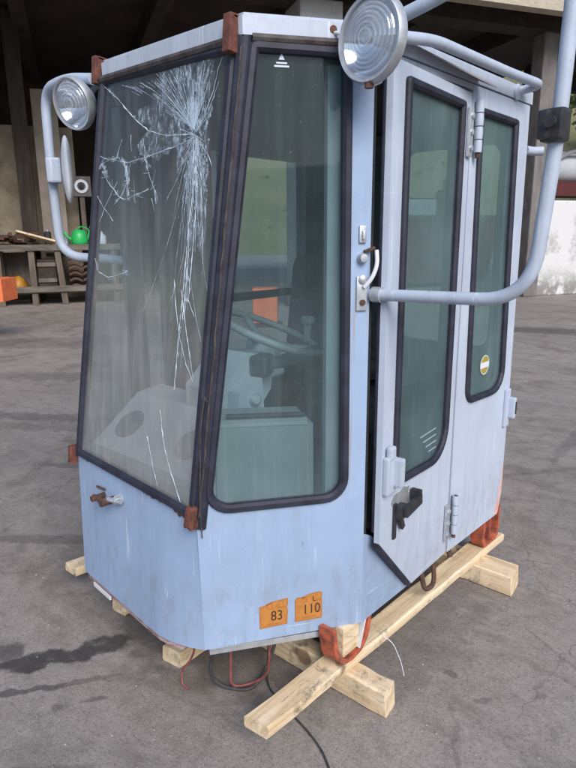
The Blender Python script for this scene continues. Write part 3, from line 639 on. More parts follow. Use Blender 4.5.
def ribbon(bm, pts, wd, c=.006, r=None, wob=0.0):
    P = [W.p(*pts[0], c)]
    for a, b in zip(pts, pts[1:]):
        n = max(2, int(math.hypot(b[0]-a[0], b[1]-a[1])/.012))
        for k in range(1, n+1):
            f = k/n; P.append(W.p(a[0]+(b[0]-a[0])*f+(r.gauss(0, wob) if r else 0), a[1]+(b[1]-a[1])*f+(r.gauss(0, wob) if r else 0), c))
    Ls = []
    for i, p in enumerate(P):
        t_ = (P[min(i+1, len(P)-1)]-P[max(i-1, 0)]).normalized(); x = W.n.cross(t_)
        ww_ = wd(i/(len(P)-1)) if callable(wd) else wd; ww_ *= (min(2.3, .35+r.expovariate(1.7)) if r else 1)
        Ls.append((bm.verts.new(p-x*ww_/2), bm.verts.new(p+x*ww_/2), bm.verts.new(p+W.n*ww_*.35)))
    for A, B in zip(Ls, Ls[1:]):
        bm.faces.new((A[0], A[2], B[2], B[0])); bm.faces.new((A[2], A[1], B[1], B[2])); bm.faces.new((A[1], A[0], B[0], B[1]))
def g_cracks(bm):
    r = random.Random(11)
    for k, l in CR.items():
        ribbon(bm, l, .0022 if k in ('topleft', 'd7', 'd6', 'd3', 'd2', 'd5', 'd8') else .0016, .0062, r, .0008)
    # crazed knots on the left web
    for k in range(34):
        b_ = r.choice(CR[r.choice(['web1', 'web2', 'web3', 'web4', 'left'])]); a_ = r.uniform(0, 2*PI); q = (b_[0]+r.gauss(0, .012), b_[1]+r.gauss(0, .012)); L_ = r.uniform(.01, .04)
        ribbon(bm, [q, (q[0]+L_*math.cos(a_), q[1]+L_*math.sin(a_)*1.4)], .0009, .0062, r, .001)
def radial(bm, r, n, ang, l0, l1, wd, bend=.0, start=(0, .02)):
    for k in range(n):
        a = math.radians(r.uniform(*ang)); s0 = r.uniform(*start); L_ = l0 + (l1-l0)*r.random()**1.3
        pts = []; bd = r.gauss(0, bend)
        for q in range(7):
            f = s0 + L_*q/6; aa = a + bd*f; x_, y_ = IMP[0]+f*math.cos(aa), IMP[1]+f*math.sin(aa)
            if not (-.80 < x_ < -.262 and y_ < 1.145): break
            xr = -.31 + .055*(y_/1.17)
            if x_ > xr+.03: break
            pts.append((x_, y_))
        if len(pts) > 1: ribbon(bm, pts, wd, .0062, r, .0003)
def g_fan(bm):
    r = random.Random(21)
    for k in range(150):                                        # combed hairlines from the top edge curving in to the impact
        x0 = -.70 + .44*r.random()**.62; x1 = IMP[0]+(x0-IMP[0])*.55; ym = IMP[1]+.115+r.uniform(-.012, .012)
        far = min(1, max(0, (IMP[0]-x0)/.30)); a0 = r.uniform(0, .25); a1 = a0+r.uniform(.10, .40)*(1-.45*far)
        if r.random() < .55-.3*far: a0 = r.uniform(.1, .5); a1 = 1.0
        if r.random() < .25: a0, a1 = r.uniform(.55, .75), r.uniform(.85, 1)
        pts = []
        for q in range(9):
            f = a0+(a1-a0)*q/8; pts.append((x0*(1-f)**2+2*x1*f*(1-f)+IMP[0]*f*f, 1.149*(1-f)**2+2*ym*f*(1-f)+(IMP[1]+.01)*f*f))
        ribbon(bm, pts, .0009, .0062, r, .0002)
    radial(bm, r, 22, (240, 305), .05, .20, .0008, .8, (.0, .06))
    radial(bm, r, 16, (256, 283), .12, .55, .0008, .3, (.01, .15))
    radial(bm, r, 30, (0, 360), .010, .060, .0013, .8, (0, .015))
    for k in range(230):                                        # crushed glints in the damaged glass right of and below the impact
        x_ = IMP[0]+r.gauss(.025, .035); y_ = IMP[1]-.02-abs(r.gauss(0, .10))+r.gauss(0, .04); s_ = r.uniform(.0012, .004)
        if x_ > -.275: continue
        ribbon(bm, [(x_, y_), (x_+r.uniform(-1, 1)*s_, y_+s_*r.uniform(1, 2.5))], .0013, .0062, r, .0003)
part('crack_lines', m_crack, wsh, g_cracks)
part('crack_fan', m_crack_fine, wsh, g_fan)
def g_craze(bm):
    for sx, sy, dx, dy, k in ((.020, .050, 0, .0, .0), (.035, .11, .0, .05, .3), (.085, .17, -.02, .09, .6), (.045, .19, .015, -.10, .8), (.15, .12, -.08, .06, .9)):
        pts = []
        rr = random.Random(int(k*10)+2)
        for q in range(28):
            a = 2*PI*q/28; f = rr.uniform(.7, 1.25); pts.append((min(-.268, IMP[0]+dx+sx*f*math.cos(a)), min(1.15, IMP[1]+dy+sy*f*math.sin(a))))
        sheet(bm, W, pts, None, .0004, .0060-k*.001)
part('crazed_patch', m_crack_soft, wsh, g_craze)
m_frost = part_clear('frosted crack edges', (.60, .72, .84), lambda t: t.math('MULTIPLY', t.ramp(t.noise(42, 7, .75), .46, .68), .38))
_fr = random.Random(17)
for k, wd in (('web1', .016), ('web3', .018), ('web4', .014), ('left', .010), ('d1', .012), ('d2', .010), ('dd', .016), ('web2', .010), ('topleft', .007)):
    part('frosted_edge', m_frost, wsh, lambda bm: ribbon(bm, CR[k], wd, .0030, _fr, .0025))

# --- mullion between windshield and corner window
m0 = V((-.270, .002, .625)); m1 = V((-.183, .130, 1.842)); md = (m1-m0).normalized(); mn = (V((0, -1, .11)).normalized()+D.n).normalized(); mx = md.cross(mn).normalized(); mn = mx.cross(md)
def g_mull(bm):
    prism(bm, [m0+mx*a+mn*c for a, c in ((-.018, -.02), (-.018, .004), (-.013, .009), (-.003, .011), (.003, .011), (.013, .009), (.018, .002), (.018, -.02))], m1-m0)
part('mullion', m_rubber, cab, g_mull)
def g_mseam(bm):
    r = random.Random(4); tube(bm, [m0.lerp(m1, .03+.95*k/40)+mn*.012+mx*(.001+r.gauss(0, .0012)) for k in range(41)], .0028, 5)
part('seam_bead', m_rubber_brown, cab, g_mseam)
part('loose_wire', m_rubber_brown, cab, lambda bm: tube(bm, smooth_path([D.p(.006, .60, .010), D.p(.003, .70, .018), D.p(.014, .92, .022), D.p(.028, 1.0, .020), D.p(.032, .985, .02)], .03), .0018, 5), True)

# --- corner panel and window
GD = rounded([(.008, .663), (.424, .659), (.417, 1.832), (.166, 1.834)], [.07, .07, .02, .02])
corner = part('corner_panel', m_paint_shaded, cab, lambda bm: sheet(bm, D, [(0, .243), (DL, .25), (DL, 1.845), (.150, 1.845), (-.006, .64)], inset(GD, .010), .02))
cw = part('corner_window', m_glass_g, cab, lambda bm: sheet(bm, D, inset(GD, .016), None, .006, -.004))
part('gasket', m_rubber, cw, lambda bm: ringbead(bm, D, GD, .024, .013, .0))
mk = part('glass_mark', m_crack, cw, lambda bm: (sheet(bm, D, [(.236, 1.797), (.250, 1.797), (.243, 1.812)], None, .0006, -.003), box(bm, (.243, 1.790, -.0033), (.026, .0035, .0006), None, 0, D), box(bm, (.243, 1.783, -.0033), (.036, .004, .0006), None, 0, D)))
pillar = part('front_pillar', m_dark, cab, lambda bm: box(bm, (-.030, .405, 1.06), (.05, .020, 1.58), None, .004))
part('inner_post', m_post, cab, lambda bm: box(bm, (.405, 1.04, -.050), (.075, 1.56, .03), None, .003, D))
# small fittings on the pillar
part('hook_plate', m_steel, cab, lambda bm: (box(bm, (.452, 1.397, .004), (.020, .044, .007), None, .003, D), box(bm, (.452, 1.395, .010), (.007, .022, .012), None, .002, D)), True)
hbk = part('hoop_bracket', m_steel, cab, lambda bm: box(bm, (.452, 1.245, .004), (.030, .090, .008), None, .003, D), True)
part('bolt_head', m_steel, hbk, lambda bm: lathe(bm, D.p(.453, 1.282, .0075), D.n, [(0, 0), (.012, 0), (.012, .004), (.007, .008), (0, .008)], 12), True)
part('bolt_head', m_rust_dark, hbk, lambda bm: lathe(bm, D.p(.453, 1.222, .0075), D.n, [(0, 0), (.008, 0), (.008, .005), (0, .006)], 10), True)
part('latch_pin', m_steel, cab, lambda bm: lathe(bm, D.p(.451, 1.337, 0), D.n, [(.013, 0), (.013, .016), (.010, .022), (0, .023)], 14), True)
part('latch_lever', m_white, cab, lambda bm: tube(bm, smooth_path([D.p(.456, 1.262, .012), D.p(.472, 1.285, .025), D.p(.484, 1.32, .03), D.p(.484, 1.357, .022)], .02), .0055, 8), True)
part('rust_tab', m_rust_dark, cab, lambda bm: box(bm, (.468, 1.358, .012), (.030, .007, .012), M.Rotation(math.radians(20), 3, 'Z'), .001, D))

# --- stickers with torn corners
def sticker(a, b, wd, hg, torn, txt, lab, top):
    o = part('noise_sticker', m_sticker, cab, lambda bm: sheet(bm, D, [(a+p*wd, b+q*hg) for p, q in torn], None, .0008, .0016)); o['label'] = lab
    br = part('border', m_ink_faint, o, lambda bm: sheet(bm, D, [(a+p*wd, b+q*hg) for p, q in torn], inset([(a+p*wd, b+q*hg) for p, q in torn], .0035), .0003, .0021))
    text_part('number', txt, hg*.50, D, a+wd*.60, b+hg*.40, .0023, m_ink, o, .82)
    text_part('lettering', 'L', hg*.26, D, a+wd*.70, b+hg*.76, .0023, m_ink if top else m_ink_faint, o)
    text_part('lettering', 'WA' if top else 'pA', hg*.12, D, a+wd*.84, b+hg*.70, .0023, m_ink_faint, o)
    part('symbol', m_ink_faint, o, lambda bm: (sheet(bm, D, [(a+wd*.24, b+hg*.66), (a+wd*.46, b+hg*.66), (a+wd*.46, b+hg*.9), (a+wd*.24, b+hg*.88)], [(a+wd*.29, b+hg*.71), (a+wd*.41, b+hg*.71), (a+wd*.41, b+hg*.85), (a+wd*.29, b+hg*.83)], .0003, .0021)))
    part('small_print', m_ink_faint, o, lambda bm: box(bm, (a+wd*.5, b+hg*.12, .002), (wd*.5, hg*.05, .0003), None, 0, D))
sticker(.161, .284, .085, .090, [(0, 0), (.97, .05), (.98, .38), (1.0, .5), (.96, .68), (1.0, .8), (1, .985), (.42, .93), (.28, .86), (.12, .80), (0, .80)], '83', 'orange sticker reading 83 with torn edges', False)
sticker(.267, .289, .083, .090, [(0, 0), (.95, .02), (1.0, .06), (.98, .8), (1.0, .95), (.9, 1.0), (.5, .96), (.3, .88), (.08, .88), (0, .80)], '110', 'orange sticker reading 110', True)

# --- wiper spindle stub on the front panel
F2 = Fr((0, -.020, 0), (1, 0, 0), (0, 0, 1)) if False else F
ws = part('wiper_spindle', m_rust_dark, cab, lambda bm: (tube(bm, [F.p(-.735, .588, .0), F.p(-.735, .588, .05)], .010, 8), tube(bm, [F.p(-.675, .592, 0), F.p(-.675, .592, .055)], .012, 8), tube(bm, [F.p(-.745, .590, .036), F.p(-.685, .592, .04)], .0085, 8)), True)
part('spindle_nut', m_steel, ws, lambda bm: (lathe(bm, F.p(-.64, .602, 0), F.n, [(0, 0), (.017, 0), (.017, .02), (.010, .03), (0, .03)], 6), tube(bm, [F.p(-.67, .60, .03), F.p(-.615, .604, .02)], .008, 8)))
part('spindle_clip', m_rust_dark, ws, lambda bm: tube(bm, [F.p(-.775, .606, .004), F.p(-.72, .612, .01)], .004, 6))

# --- roof, header band, rust clips
RP = [(-.760, .118), (-.176, .118), (.004, .385), (.004, 1.388), (-1.06, 1.388), (-1.06, .36)]
def g_roof(bm):
    b2 = bmesh.new(); prism(b2, [(x, y, 1.842) for x, y in RP], (0, 0, .048))
    bmesh.ops.bevel(b2, geom=[e for e in b2.edges if all(v.co.z > 1.88 for v in e.verts)], offset=.008, segments=2, affect='EDGES'); merge(bm, b2)
part('roof', m_paint_roof, cab, g_roof)
part('headliner', m_dark, cab, lambda bm: prism(bm, [(-.77, .16, 1.80), (-.20, .16, 1.80), (-.03, .41, 1.80), (-.03, 1.36, 1.80), (-1.03, 1.36, 1.80), (-1.03, .38, 1.80)], (0, 0, .036)))
part('header_gasket', m_rubber_brown, cab, lambda bm: (tube(bm, [(-.775, .118, 1.838), (-.195, .118, 1.836)], .011, 8), tube(bm, [D.p(.172, 1.838, .006), D.p(.430, 1.838, .006)], .010, 8)), True)
def clip(bm, p, wd, h, d, fr): box(bm, (p[0], p[1], p[2]), (wd, h, d), None, .003, fr)
for nm, (a, b, c, wd, h, d) in enumerate(((-.782, 1.200, .012, .022, .076, .03), (-.203, 1.180, .022, .026, .082, .03), (-.898, .018, .012, .024, .055, .03), (-.279, -.012, .014, .026, .060, .026))):
    def g(bm, a=a, b=b, c=c, wd=wd, h=h, d=d, nm=nm):
        clip(bm, (a, b, c), wd, h, d, W)
        if nm < 2: box(bm, (a, b+h*.5-.004, c-.03), (wd, .010, .07), None, .002, W)
    o = part('rusty_clip', m_rust, cab, g)
    if nm > 1: jag(o, .0045, nm)

# --- door side: sill skin, header, rear panel with window
part('sill_skin', m_paint_shaded, cab, lambda bm: sheet(bm, X, [(.393, .25), (.72, .25), (.70, .285), (.43, .525), (.393, .545)], None, .02))
part('door_jamb', m_dark, cab, lambda bm: (prism(bm, [(-.055, .44, .54), (-.008, .44, .54), (-.008, .72, .29), (-.055, .72, .29)], (0, .03, .02)), box(bm, (-.035, .90, 1.05), (.04, .03, 1.56)), box(bm, (-.035, .67, 1.815), (.04, .47, .03))))
part('side_header', m_paint_roof, cab, lambda bm: sheet(bm, X, [(.393, 1.822), (.925, 1.822), (.925, 1.838), (.393, 1.838)], None, .03))
GR = rounded([(1.0, .806), (1.318, .795), (1.268, 1.778), (.970, 1.780)], [.06, .09, .015, .015])
rp = part('rear_side_panel', m_paint_sunlit, cab, lambda bm: sheet(bm, X, [(.936, .257), (1.375, .25), (1.402, .34), (1.402, .8), (1.378, 1.838), (.926, 1.838)], inset(GR, .01), .025))
rw = part('rear_side_window', m_glass_d, cab, lambda bm: sheet(bm, X, inset(GR, .016), None, .006, -.004))
part('gasket', m_rubber, rw, lambda bm: ringbead(bm, X, GR, .022, .013))
m_decal = mat_simple('round decal yellow', (.42, .30, .04), (.28, .25, .05), 60, .5, .05)
dc = part('round_decal', m_decal, rw, lambda bm: lathe(bm, X.p(1.155, .925, -.0035), X.n, [(0, 0), (.036, 0), (.036, .0008), (0, .0008)], 28))
part('decal_ring', m_white, rw, lambda bm: lathe(bm, X.p(1.155, .925, -.0034), X.n, [(.0335, 0), (.0365, 0), (.0365, .0012), (.0335, .0012), (.0335, 0)], 28))
# white band of the decal
part('decal_band', m_white, rw, lambda bm: box(bm, (1.155, .925, -.0022), (.068, .021, .0008), None, 0, X))
part('worn_corner', mat_simple('faded orange scuff', (.62, .30, .24), (.66, .50, .50), 28, .6, .1), cab, lambda bm: sheet(bm, X, [(1.338, .258), (1.350, .256), (1.374, .2525), (1.3985, .34), (1.3995, .46), (1.392, .43), (1.386, .385), (1.372, .365), (1.366, .32), (1.350, .29)], None, .002, .0014))
rl = part('rear_latch', m_tube, cab, lambda bm: (box(bm, (1.372, .715, .006), (.040, .155, .012), None, .004, X), box(bm, (1.388, .715, .022), (.022, .085, .028), None, .006, X)))
part('latch_slot', m_black, rl, lambda bm: (box(bm, (1.390, .716, .036), (.012, .05, .004), None, .001, X), box(bm, (1.400, .728, .022), (.006, .034, .018), None, .002, X), box(bm, (1.400, .688, .02), (.006, .024, .016), None, .002, X)))

# --- door
GO = rounded([(-.452, .672), (-.064, .650), (-.070, 1.780), (-.452, 1.782)], [.03, .12, .015, .015], 8)
door = part('door', m_paint_sunlit, cab, lambda bm: sheet(bm, DR, [(-.517, .52), (-.285, .277), (-.006, .262), (-.004, 1.812), (-.517, 1.812)], inset(GO, .01), .018))
dg = part('door_window', m_glass_d, door, lambda bm: sheet(bm, DR, inset(GO, .016), None, .006, -.004))
part('etched_marking', m_crack_fine, dg, lambda bm: [box(bm, (-.20+k*.012, .775-k*.022, -.0033), (.12-.02*k, .004, .0006), M.Rotation(math.radians(1), 3, 'Z'), 0, DR) for k in range(4)])
part('window_gasket', m_rubber, door, lambda bm: ringbead(bm, DR, GO, .023, .013))
part('edge_seal', m_rubber, door, lambda bm: box(bm, (-.511, 1.17, -.0235), (.012, 1.24, .010), None, .003, DR))
part('edge_seal', m_rubber, door, lambda bm: prism(bm, [DR.p(-.517, .518, -.026), DR.p(-.285, .274, -.026), DR.p(-.285, .274, -.004), DR.p(-.517, .518, -.004)], (0, 0, -.012)))
lk = part('door_lock', m_paint_roof, door, lambda bm: (box(bm, (-.488, .728, .010), (.050, .115, .02), None, .006, DR), box(bm, (-.470, .735, .030), (.022, .088, .034), None, .007, DR), box(bm, (-.487, .795, .014), (.034, .04, .018), None, .008, DR)))
part('lock_slot', m_black, lk, lambda bm: box(bm, (-.4585, .735, .033), (.004, .055, .016), None, .001, DR))
hd = part('door_handle', m_black, door, lambda bm: (box(bm, (-.432, .560, .004), (.018, .115, .008), None, .003, DR), box(bm, (-.412, .588, .014), (.045, .042, .026), None, .005, DR), box(bm, (-.372, .598, .034), (.105, .034, .016), M.Rotation(math.radians(6), 3, 'Z'), .004, DR), box(bm, (-.326, .609, .022), (.016, .046, .034), None, .003, DR), box(bm, (-.405, .550, .012), (.018, .05, .014), M.Rotation(math.radians(25), 3, 'Z'), .003, DR)))
part('bare_patch', m_steel, door, lambda bm: (lambda r: sheet(bm, DR, [(-.385+(.060+.015*r.uniform(-1, 1))*math.cos(q*PI/9), .61+(.042+.012*r.uniform(-1, 1))*math.sin(q*PI/9)) for q in range(18)], None, .0008, .0012))(random.Random(2)))
def hinge(z0, z1):
    z = (z0+z1)/2; h = z1-z0
    o = part('hinge', m_steel, cab, lambda bm: (box(bm, (-.024, z-.01, .007), (.030, h*.92, .010), None, .003, DR), [lathe(bm, DR.p(-.024, z-.01+k*h*.30, .011), DR.n, [(.009, 0), (.009, .006), (0, .007)], 8) for k in (-1, 0, 1)]))
    part('barrel', m_tube, o, lambda bm: [lathe(bm, X.p(.944, z+.01+k*h*.25, .017), (0, 0, 1), [(0, -h*.115), (.0125, -h*.115), (.0135, 0), (.0125, h*.115), (0, h*.115)], 12) for k in (-1.5, -.5, .5, 1.5)], True)
    part('pin', m_rust_dark, o, lambda bm: tube(bm, [X.p(.944, z-h*.53, .017), X.p(.944, z+h*.56, .017)], .008, 8))
hinge(.325, .475); hinge(1.63, 1.785)
gut = part('rain_gutter', mat_simple('gutter metal in shade', (.19, .175, .175), (.30, .28, .28), 12, .6, .2), cab, lambda bm: (prism(bm, [(.005, .44, 1.878), (.005, .945, 1.850), (.062, .955, 1.822), (.014, .44, 1.872)], (0, 0, .004))))  # dark taupe holds the shade of the gutter's underside

# --- roof hand rail
part('roof_rail', m_tube, cab, lambda bm: tube(bm, smooth_path([(-.03, .40, 1.885), (.035, .44, 1.862), (.055, .58, 1.878), (.060, 1.05, 1.880), (.060, 1.315, 1.888), (.0, 1.236, 1.862)], .06), .0145, 12), True)
part('rail_foot', m_tube, cab, lambda bm: lathe(bm, (.004, 1.24, 1.862), (1, 0, 0), [(0, 0), (.026, 0), (.026, .006), (.018, .012), (0, .012)], 14), True)
part('rear_stub', m_tube, cab, lambda bm: tube(bm, [(-.01, 1.39, 1.69), (.0, 1.44, 1.69), (.03, 1.46, 1.69)], .016, 10), True)

# --- mirror hoops
hoop = part('mirror_hoop', m_tube, cab, lambda bm: tube(bm, smooth_path([(.000, .400, 1.240), (.03, .395, 1.242), (.425, .39, 1.252), (.452, .39, 1.60), (.460, .39, 1.985), (.17, .39, 1.905), (.06, .39, 1.885), (-.01, .41, 1.86)], .115, 10), .0155, 14), True)
part('hoop_socket', m_steel, hoop, lambda bm: lathe(bm, (.022, .397, 1.242), (1, 0, 0), [(.0, -.012), (.021, -.012), (.021, .016), (0, .016)], 14), True)
part('mirror_clamp', m_black, hoop, lambda bm: (box(bm, (.449, .380, 1.607), (.048, .045, .064), None, .008), box(bm, (.436, .354, 1.607), (.024, .02, .056), None, .006), lathe(bm, (.452, .345, 1.61), (0, -1, 0), [(.012, 0), (.012, .012), (0, .012)], 10)))
hoop2 = part('mirror_hoop', m_tube, cab, lambda bm: tube(bm, smooth_path([(-1.05, .35, 1.305), (-1.10, .31, 1.315), (-1.255, .205, 1.325), (-1.262, .20, 1.62), (-1.258, .20, 1.895), (-1.05, .17, 1.895), (-.86, .15, 1.86)], .085, 8), .0165, 12), True)
part('mirror_clamp', m_tube, hoop2, lambda bm: box(bm, (-1.235, .195, 1.625), (.07, .05, .085), M.Rotation(math.radians(-28), 3, 'Z'), .008))
mrr = part('mirror', m_white, hoop2, lambda bm: (lambda R_: (merge(bm, R_)))((lambda b2: (bmesh.ops.create_uvsphere(b2, u_segments=20, v_segments=12, radius=1.0), bmesh.ops.scale(b2, vec=(.075, .019, .115), verts=b2.verts), bmesh.ops.transform(b2, matrix=M.Translation((-1.165, .21, 1.625)) @ M.Rotation(math.radians(-27), 4, 'Z') @ M.Rotation(math.radians(0), 4, 'X') @ M.Rotation(math.radians(-7), 4, 'Y'), verts=b2.verts), b2)[-1])(bmesh.new())), True)

# --- headlamps
def headlamp(c, d, r, lab):
    d = V(d).normalized(); c = V(c)
    o = part('headlamp', m_tube, cab, lambda bm: lathe(bm, c, d, [(r*.98, .0), (r*1.0, -.010), (r*.93, -.022), (r*.76, -.042), (r*.50, -.058), (r*.2, -.066), (0, -.066)], 36), True); o['label'] = lab
    part('rim', m_steel, o, lambda bm: lathe(bm, c, d, [(r*.985, -.016), (r*1.05, -.012), (r*1.06, .002), (r*1.0, .012), (r*.93, .010), (r*.92, .0)], 40), True)
    part('reflector', m_refl, o, lambda bm: lathe(bm, c, d, [(r*.93, .001), (r*.8, -.016), (r*.55, -.034), (r*.25, -.046), (0, -.048)], 36), True)
    part('bulb', m_white, o, lambda bm: lathe(bm, c, d, [(.012, -.047), (.012, -.025), (.008, -.016), (0, -.014)], 12), True)
    bm = bmesh.new()
    lathe(bm, (0, 0, 0), d, [(0, .024), (r*.3, .0225), (r*.6, .017), (r*.82, .010), (r*.95, .002), (r*.95, -.002), (r*.6, .012), (0, .019)], 40)
    l = link('lens', bm, m_lens, o, True)
    # keep the ring pattern centred on the lens: undo link()'s shift and place the lens itself
    l.data.transform(M.Translation(V(cab.location))); l.location = c - V(cab.location)
    return o
hl = headlamp((.070, .272, 1.816), (-.10, -1, -.03), .087, 'round headlamp on the right front corner, facing the camera')
part('lamp_bracket', m_white, hl, lambda bm: tube(bm, smooth_path([D.p(.368, 1.860, .004), D.p(.380, 1.852, .03), D.p(.388, 1.79, .05), D.p(.42, 1.745, .07), D.p(.46, 1.74, .10), V((.07, .285, 1.725))], .05), .0042, 8), True)
part('lamp_stay', m_tube, hl, lambda bm: tube(bm, [(.075, .33, 1.82), (.06, .375, 1.86), (-.01, .41, 1.862)], .012, 8), True)
part('bolt', m_rust_dark, hl, lambda bm: lathe(bm, D.p(.366, 1.866, .002), D.n, [(.009, 0), (.009, .008), (0, .009)], 8))
part('bolt', m_rust_dark, hl, lambda bm: lathe(bm, (.068, .272, 1.728), (0, 0, -1), [(0, 0), (.010, 0), (.010, .012), (0, .012)], 8))
hl2 = headlamp((-.925, .115, 1.795), (.20, -.97, -.28), .074, 'round headlamp at the far left front corner')
part('lamp_stay', m_tube, hl2, lambda bm: tube(bm, [(-.92, .16, 1.82), (-.88, .18, 1.86), (-.83, .16, 1.862)], .011, 8), True)

# --- orange feet
def foot(y0, y1, x, lab, ex=.8, zb=.121):
    n = 18; yc = (y0+y1)/2; ry = (y1-y0)/2; hh = .270-zb
    prof = lambda k, d: (x, yc+(ry-d)*math.copysign(abs(math.cos(PI*k/n))**ex, -math.cos(PI*k/n)), .270-(hh-d)*abs(math.sin(PI*k/n))**ex)
    out = [prof(k, 0) for k in range(n+1)]; inn = [prof(k, .016) for k in range(n, -1, -1)]
    o = part('mounting_foot', m_orange, cab, lambda bm: prism(bm, out+inn, (-.055, 0, 0))); o['label'] = lab; jag(o, .0022, int(y0*100)); return o
foot(.275, .475, -.016, 'orange U shaped foot under the front corner')
rf = foot(1.265, 1.425, -.006, 'rusty orange hollow foot under the rear corner', .4)
part('inner_web', m_orange, rf, lambda bm: box(bm, (-.045, 1.35, .195), (.06, .016, .125)))
foot(.30, .47, -1.04, 'orange U shaped foot under the left front'); foot(1.2, 1.37, -1.02, 'orange U shaped foot under the left rear')
part('packing_block', m_wood, cab, lambda bm: box(bm, (-.050, .370, .200), (.06, .080, .10), None, .003))
part('packing_plate', m_white, cab, lambda bm: prism(bm, [(-.010, .400, .150), (-.010, .405, .150), (-.010, .440, .258), (-.010, .430, .258)], (-.03, .004, 0)))
part('hose_loop', m_rust_dark, cab, lambda bm: tube(bm, smooth_path([(-.02, .78, .25), (-.0, .78, .17), (.0, .85, .165), (-.02, .87, .25)], .03), .009, 8), True)
part('bolt_stub', m_rust_dark, cab, lambda bm: tube(bm, [(-.02, .98, .255), (-.01, .985, .215)], .010, 8), True)
# wires hanging from the underside
part('hanging_cable', m_cable, cab, lambda bm: tube(bm, smooth_path([(-.34, .10, .25), (-.36, .09, .05), (-.33, .12, .008), (-.25, .17, .006), (-.27, .27, .05), (-.25, .33, .25)], .05), .006, 8), True)
part('hanging_cable', m_cable_red, cab, lambda bm: tube(bm, smooth_path([(-.40, .08, .25), (-.41, .07, .11), (-.45, .05, .05), (-.44, .04, .006), (-.41, .045, .005)], .05), .0035, 6), True)
part('hanging_cable', m_cable_red, cab, lambda bm: tube(bm, smooth_path([(-.20, .20, .25), (-.22, .21, .06), (-.27, .19, .01), (-.31, .13, .01), (-.33, .16, .25)], .05), .0045, 6), True)
part('ground_cable', m_cable, cab, lambda bm: tube(bm, smooth_path([(-.30, .30, .25), (-.29, .28, .03), (-.24, .22, .006), (-.15, .19, .006), (-.03, .165, .006), (.05, .14, .006), (.17, .06, .006)], .05), .0032, 6), True)
part('thin_wire', m_white, cab, lambda bm: tube(bm, smooth_path([(.03, .46, .185), (.06, .48, .16), (.08, .50, .09), (.09, .505, .04)], .04), .0013, 5), True)

# --- left and rear walls of the cab
part('left_pillar', m_inner, cab, lambda bm: (box(bm, (-1.03, .36, 1.04), (.055, .055, 1.57)), ))
part('left_pillar', m_inner, cab, lambda bm: box(bm, (-1.03, .592, 1.04), (.05, .20, 1.57)))
part('left_pillar', m_inner, cab, lambda bm: box(bm, (-1.025, 1.345, 1.04), (.06, .07, 1.57)))
part('left_panel', m_inner, cab, lambda bm: box(bm, (-1.04, .87, .49), (.03, .95, .48)))
part('left_header', m_inner, cab, lambda bm: box(bm, (-1.04, .87, 1.77), (.03, .95, .10)))
part('left_corner_panel', m_paint_shaded, cab, lambda bm: prism(bm, [(-.915, .0, .25), (-.885, .0, .70), (-1.055, .37, .66), (-1.06, .37, .25)], (.02, .01, 0)))
part('left_window', m_glass_g, cab, lambda bm: box(bm, (-1.04, 1.0, 1.22), (.006, .60, 1.00)))
part('left_window', m_glass_g, cab, lambda bm: box(bm, (-1.04, .44, 1.22), (.006, .09, 1.00)))
part('left_corner_window', m_glass_g, cab, lambda bm: prism(bm, [(-.885, .012, .705), (-1.05, .345, .665), (-1.05, .345, 1.83), (-.785, .13, 1.835)], (.005, .003, 0)))
part('rear_panel', m_inner, cab, lambda bm: sheet(bm, Fr((0, 1.385, 0), (1, 0, 0), (0, 0, 1)), [(-1.05, .25), (-.03, .25), (-.03, 1.835), (-1.05, 1.835)], rounded([(-.50, .95), (-.09, .95), (-.09, 1.72), (-.50, 1.72)], .05), -.025))
part('rear_window', m_glass_g, cab, lambda bm: box(bm, (-.295, 1.398, 1.335), (.43, .006, .79)))
part('rear_pillar', m_inner, cab, lambda bm: (box(bm, (-.045, 1.35, 1.04), (.04, .05, 1.57)), ))
part('side_inner_lining', m_dark, cab, lambda bm: box(bm, (-.04, 1.14, .55), (.02, .42, .55)))
part('grab_bar', m_dark, cab, lambda bm: tube(bm, smooth_path([(-1.0, .74, 1.12), (-.97, .78, 1.14), (-.97, 1.25, 1.14), (-1.0, 1.31, 1.12)], .04), .018, 8), True)
part('grab_bar', m_white, cab, lambda bm: tube(bm, [(-1.0, .75, .62), (-1.0, .75, 1.72)], .010, 8), True)

# --- interior: dash, column, wheel, console, seat
def g_dash(bm):
    prism(bm, [(-.87, .05, .55), (-.87, .05, .72), (-.87, .24, .86), (-.87, .34, .87), (-.87, .36, .55)], (.55, 0, 0))
dash = part('dashboard', m_dash, cab, g_dash)
nf = V((0, -.14, .19)).normalized()
for x in (-.775, -.455):
    part('speaker_grille', m_pad, dash, lambda bm: lathe(bm, (x, .135, .7855), nf, [(0, .006), (.045, .006), (.055, .003), (.056, 0)], 28), True)
col = part('steering_column', m_dash, cab, lambda bm: (prism(bm, [(-.60, .24, .30), (-.60, .24, .93), (-.60, .36, 1.035), (-.60, .48, 1.02), (-.60, .46, .90), (-.60, .36, .80), (-.60, .36, .30)], (.17, 0, 0)), prism(bm, [(-.43, .24, .70), (-.43, .27, .93), (-.43, .37, .96), (-.43, .38, .80), (-.43, .33, .70)], (.05, 0, 0))))
part('ignition_switch', m_steel, col, lambda bm: lathe(bm, (-.38, .33, .90), (1, -.3, .2), [(.02, 0), (.02, .012), (.014, .02), (0, .02)], 16), True)
wc_ = V((-.50, .53, 1.075)); wax = V((.30, .25, 1.0)).normalized().normalized()
def ringpts(c, ax, r, n=40):
    x = ax.orthogonal().normalized(); y = ax.cross(x); return [c+(x*math.cos(2*PI*k/n)+y*math.sin(2*PI*k/n))*r for k in range(n+1)]
sw = part('steering_wheel', m_wheel, cab, lambda bm: tube(bm, ringpts(wc_, wax, .185), .0125, 10, False), True)
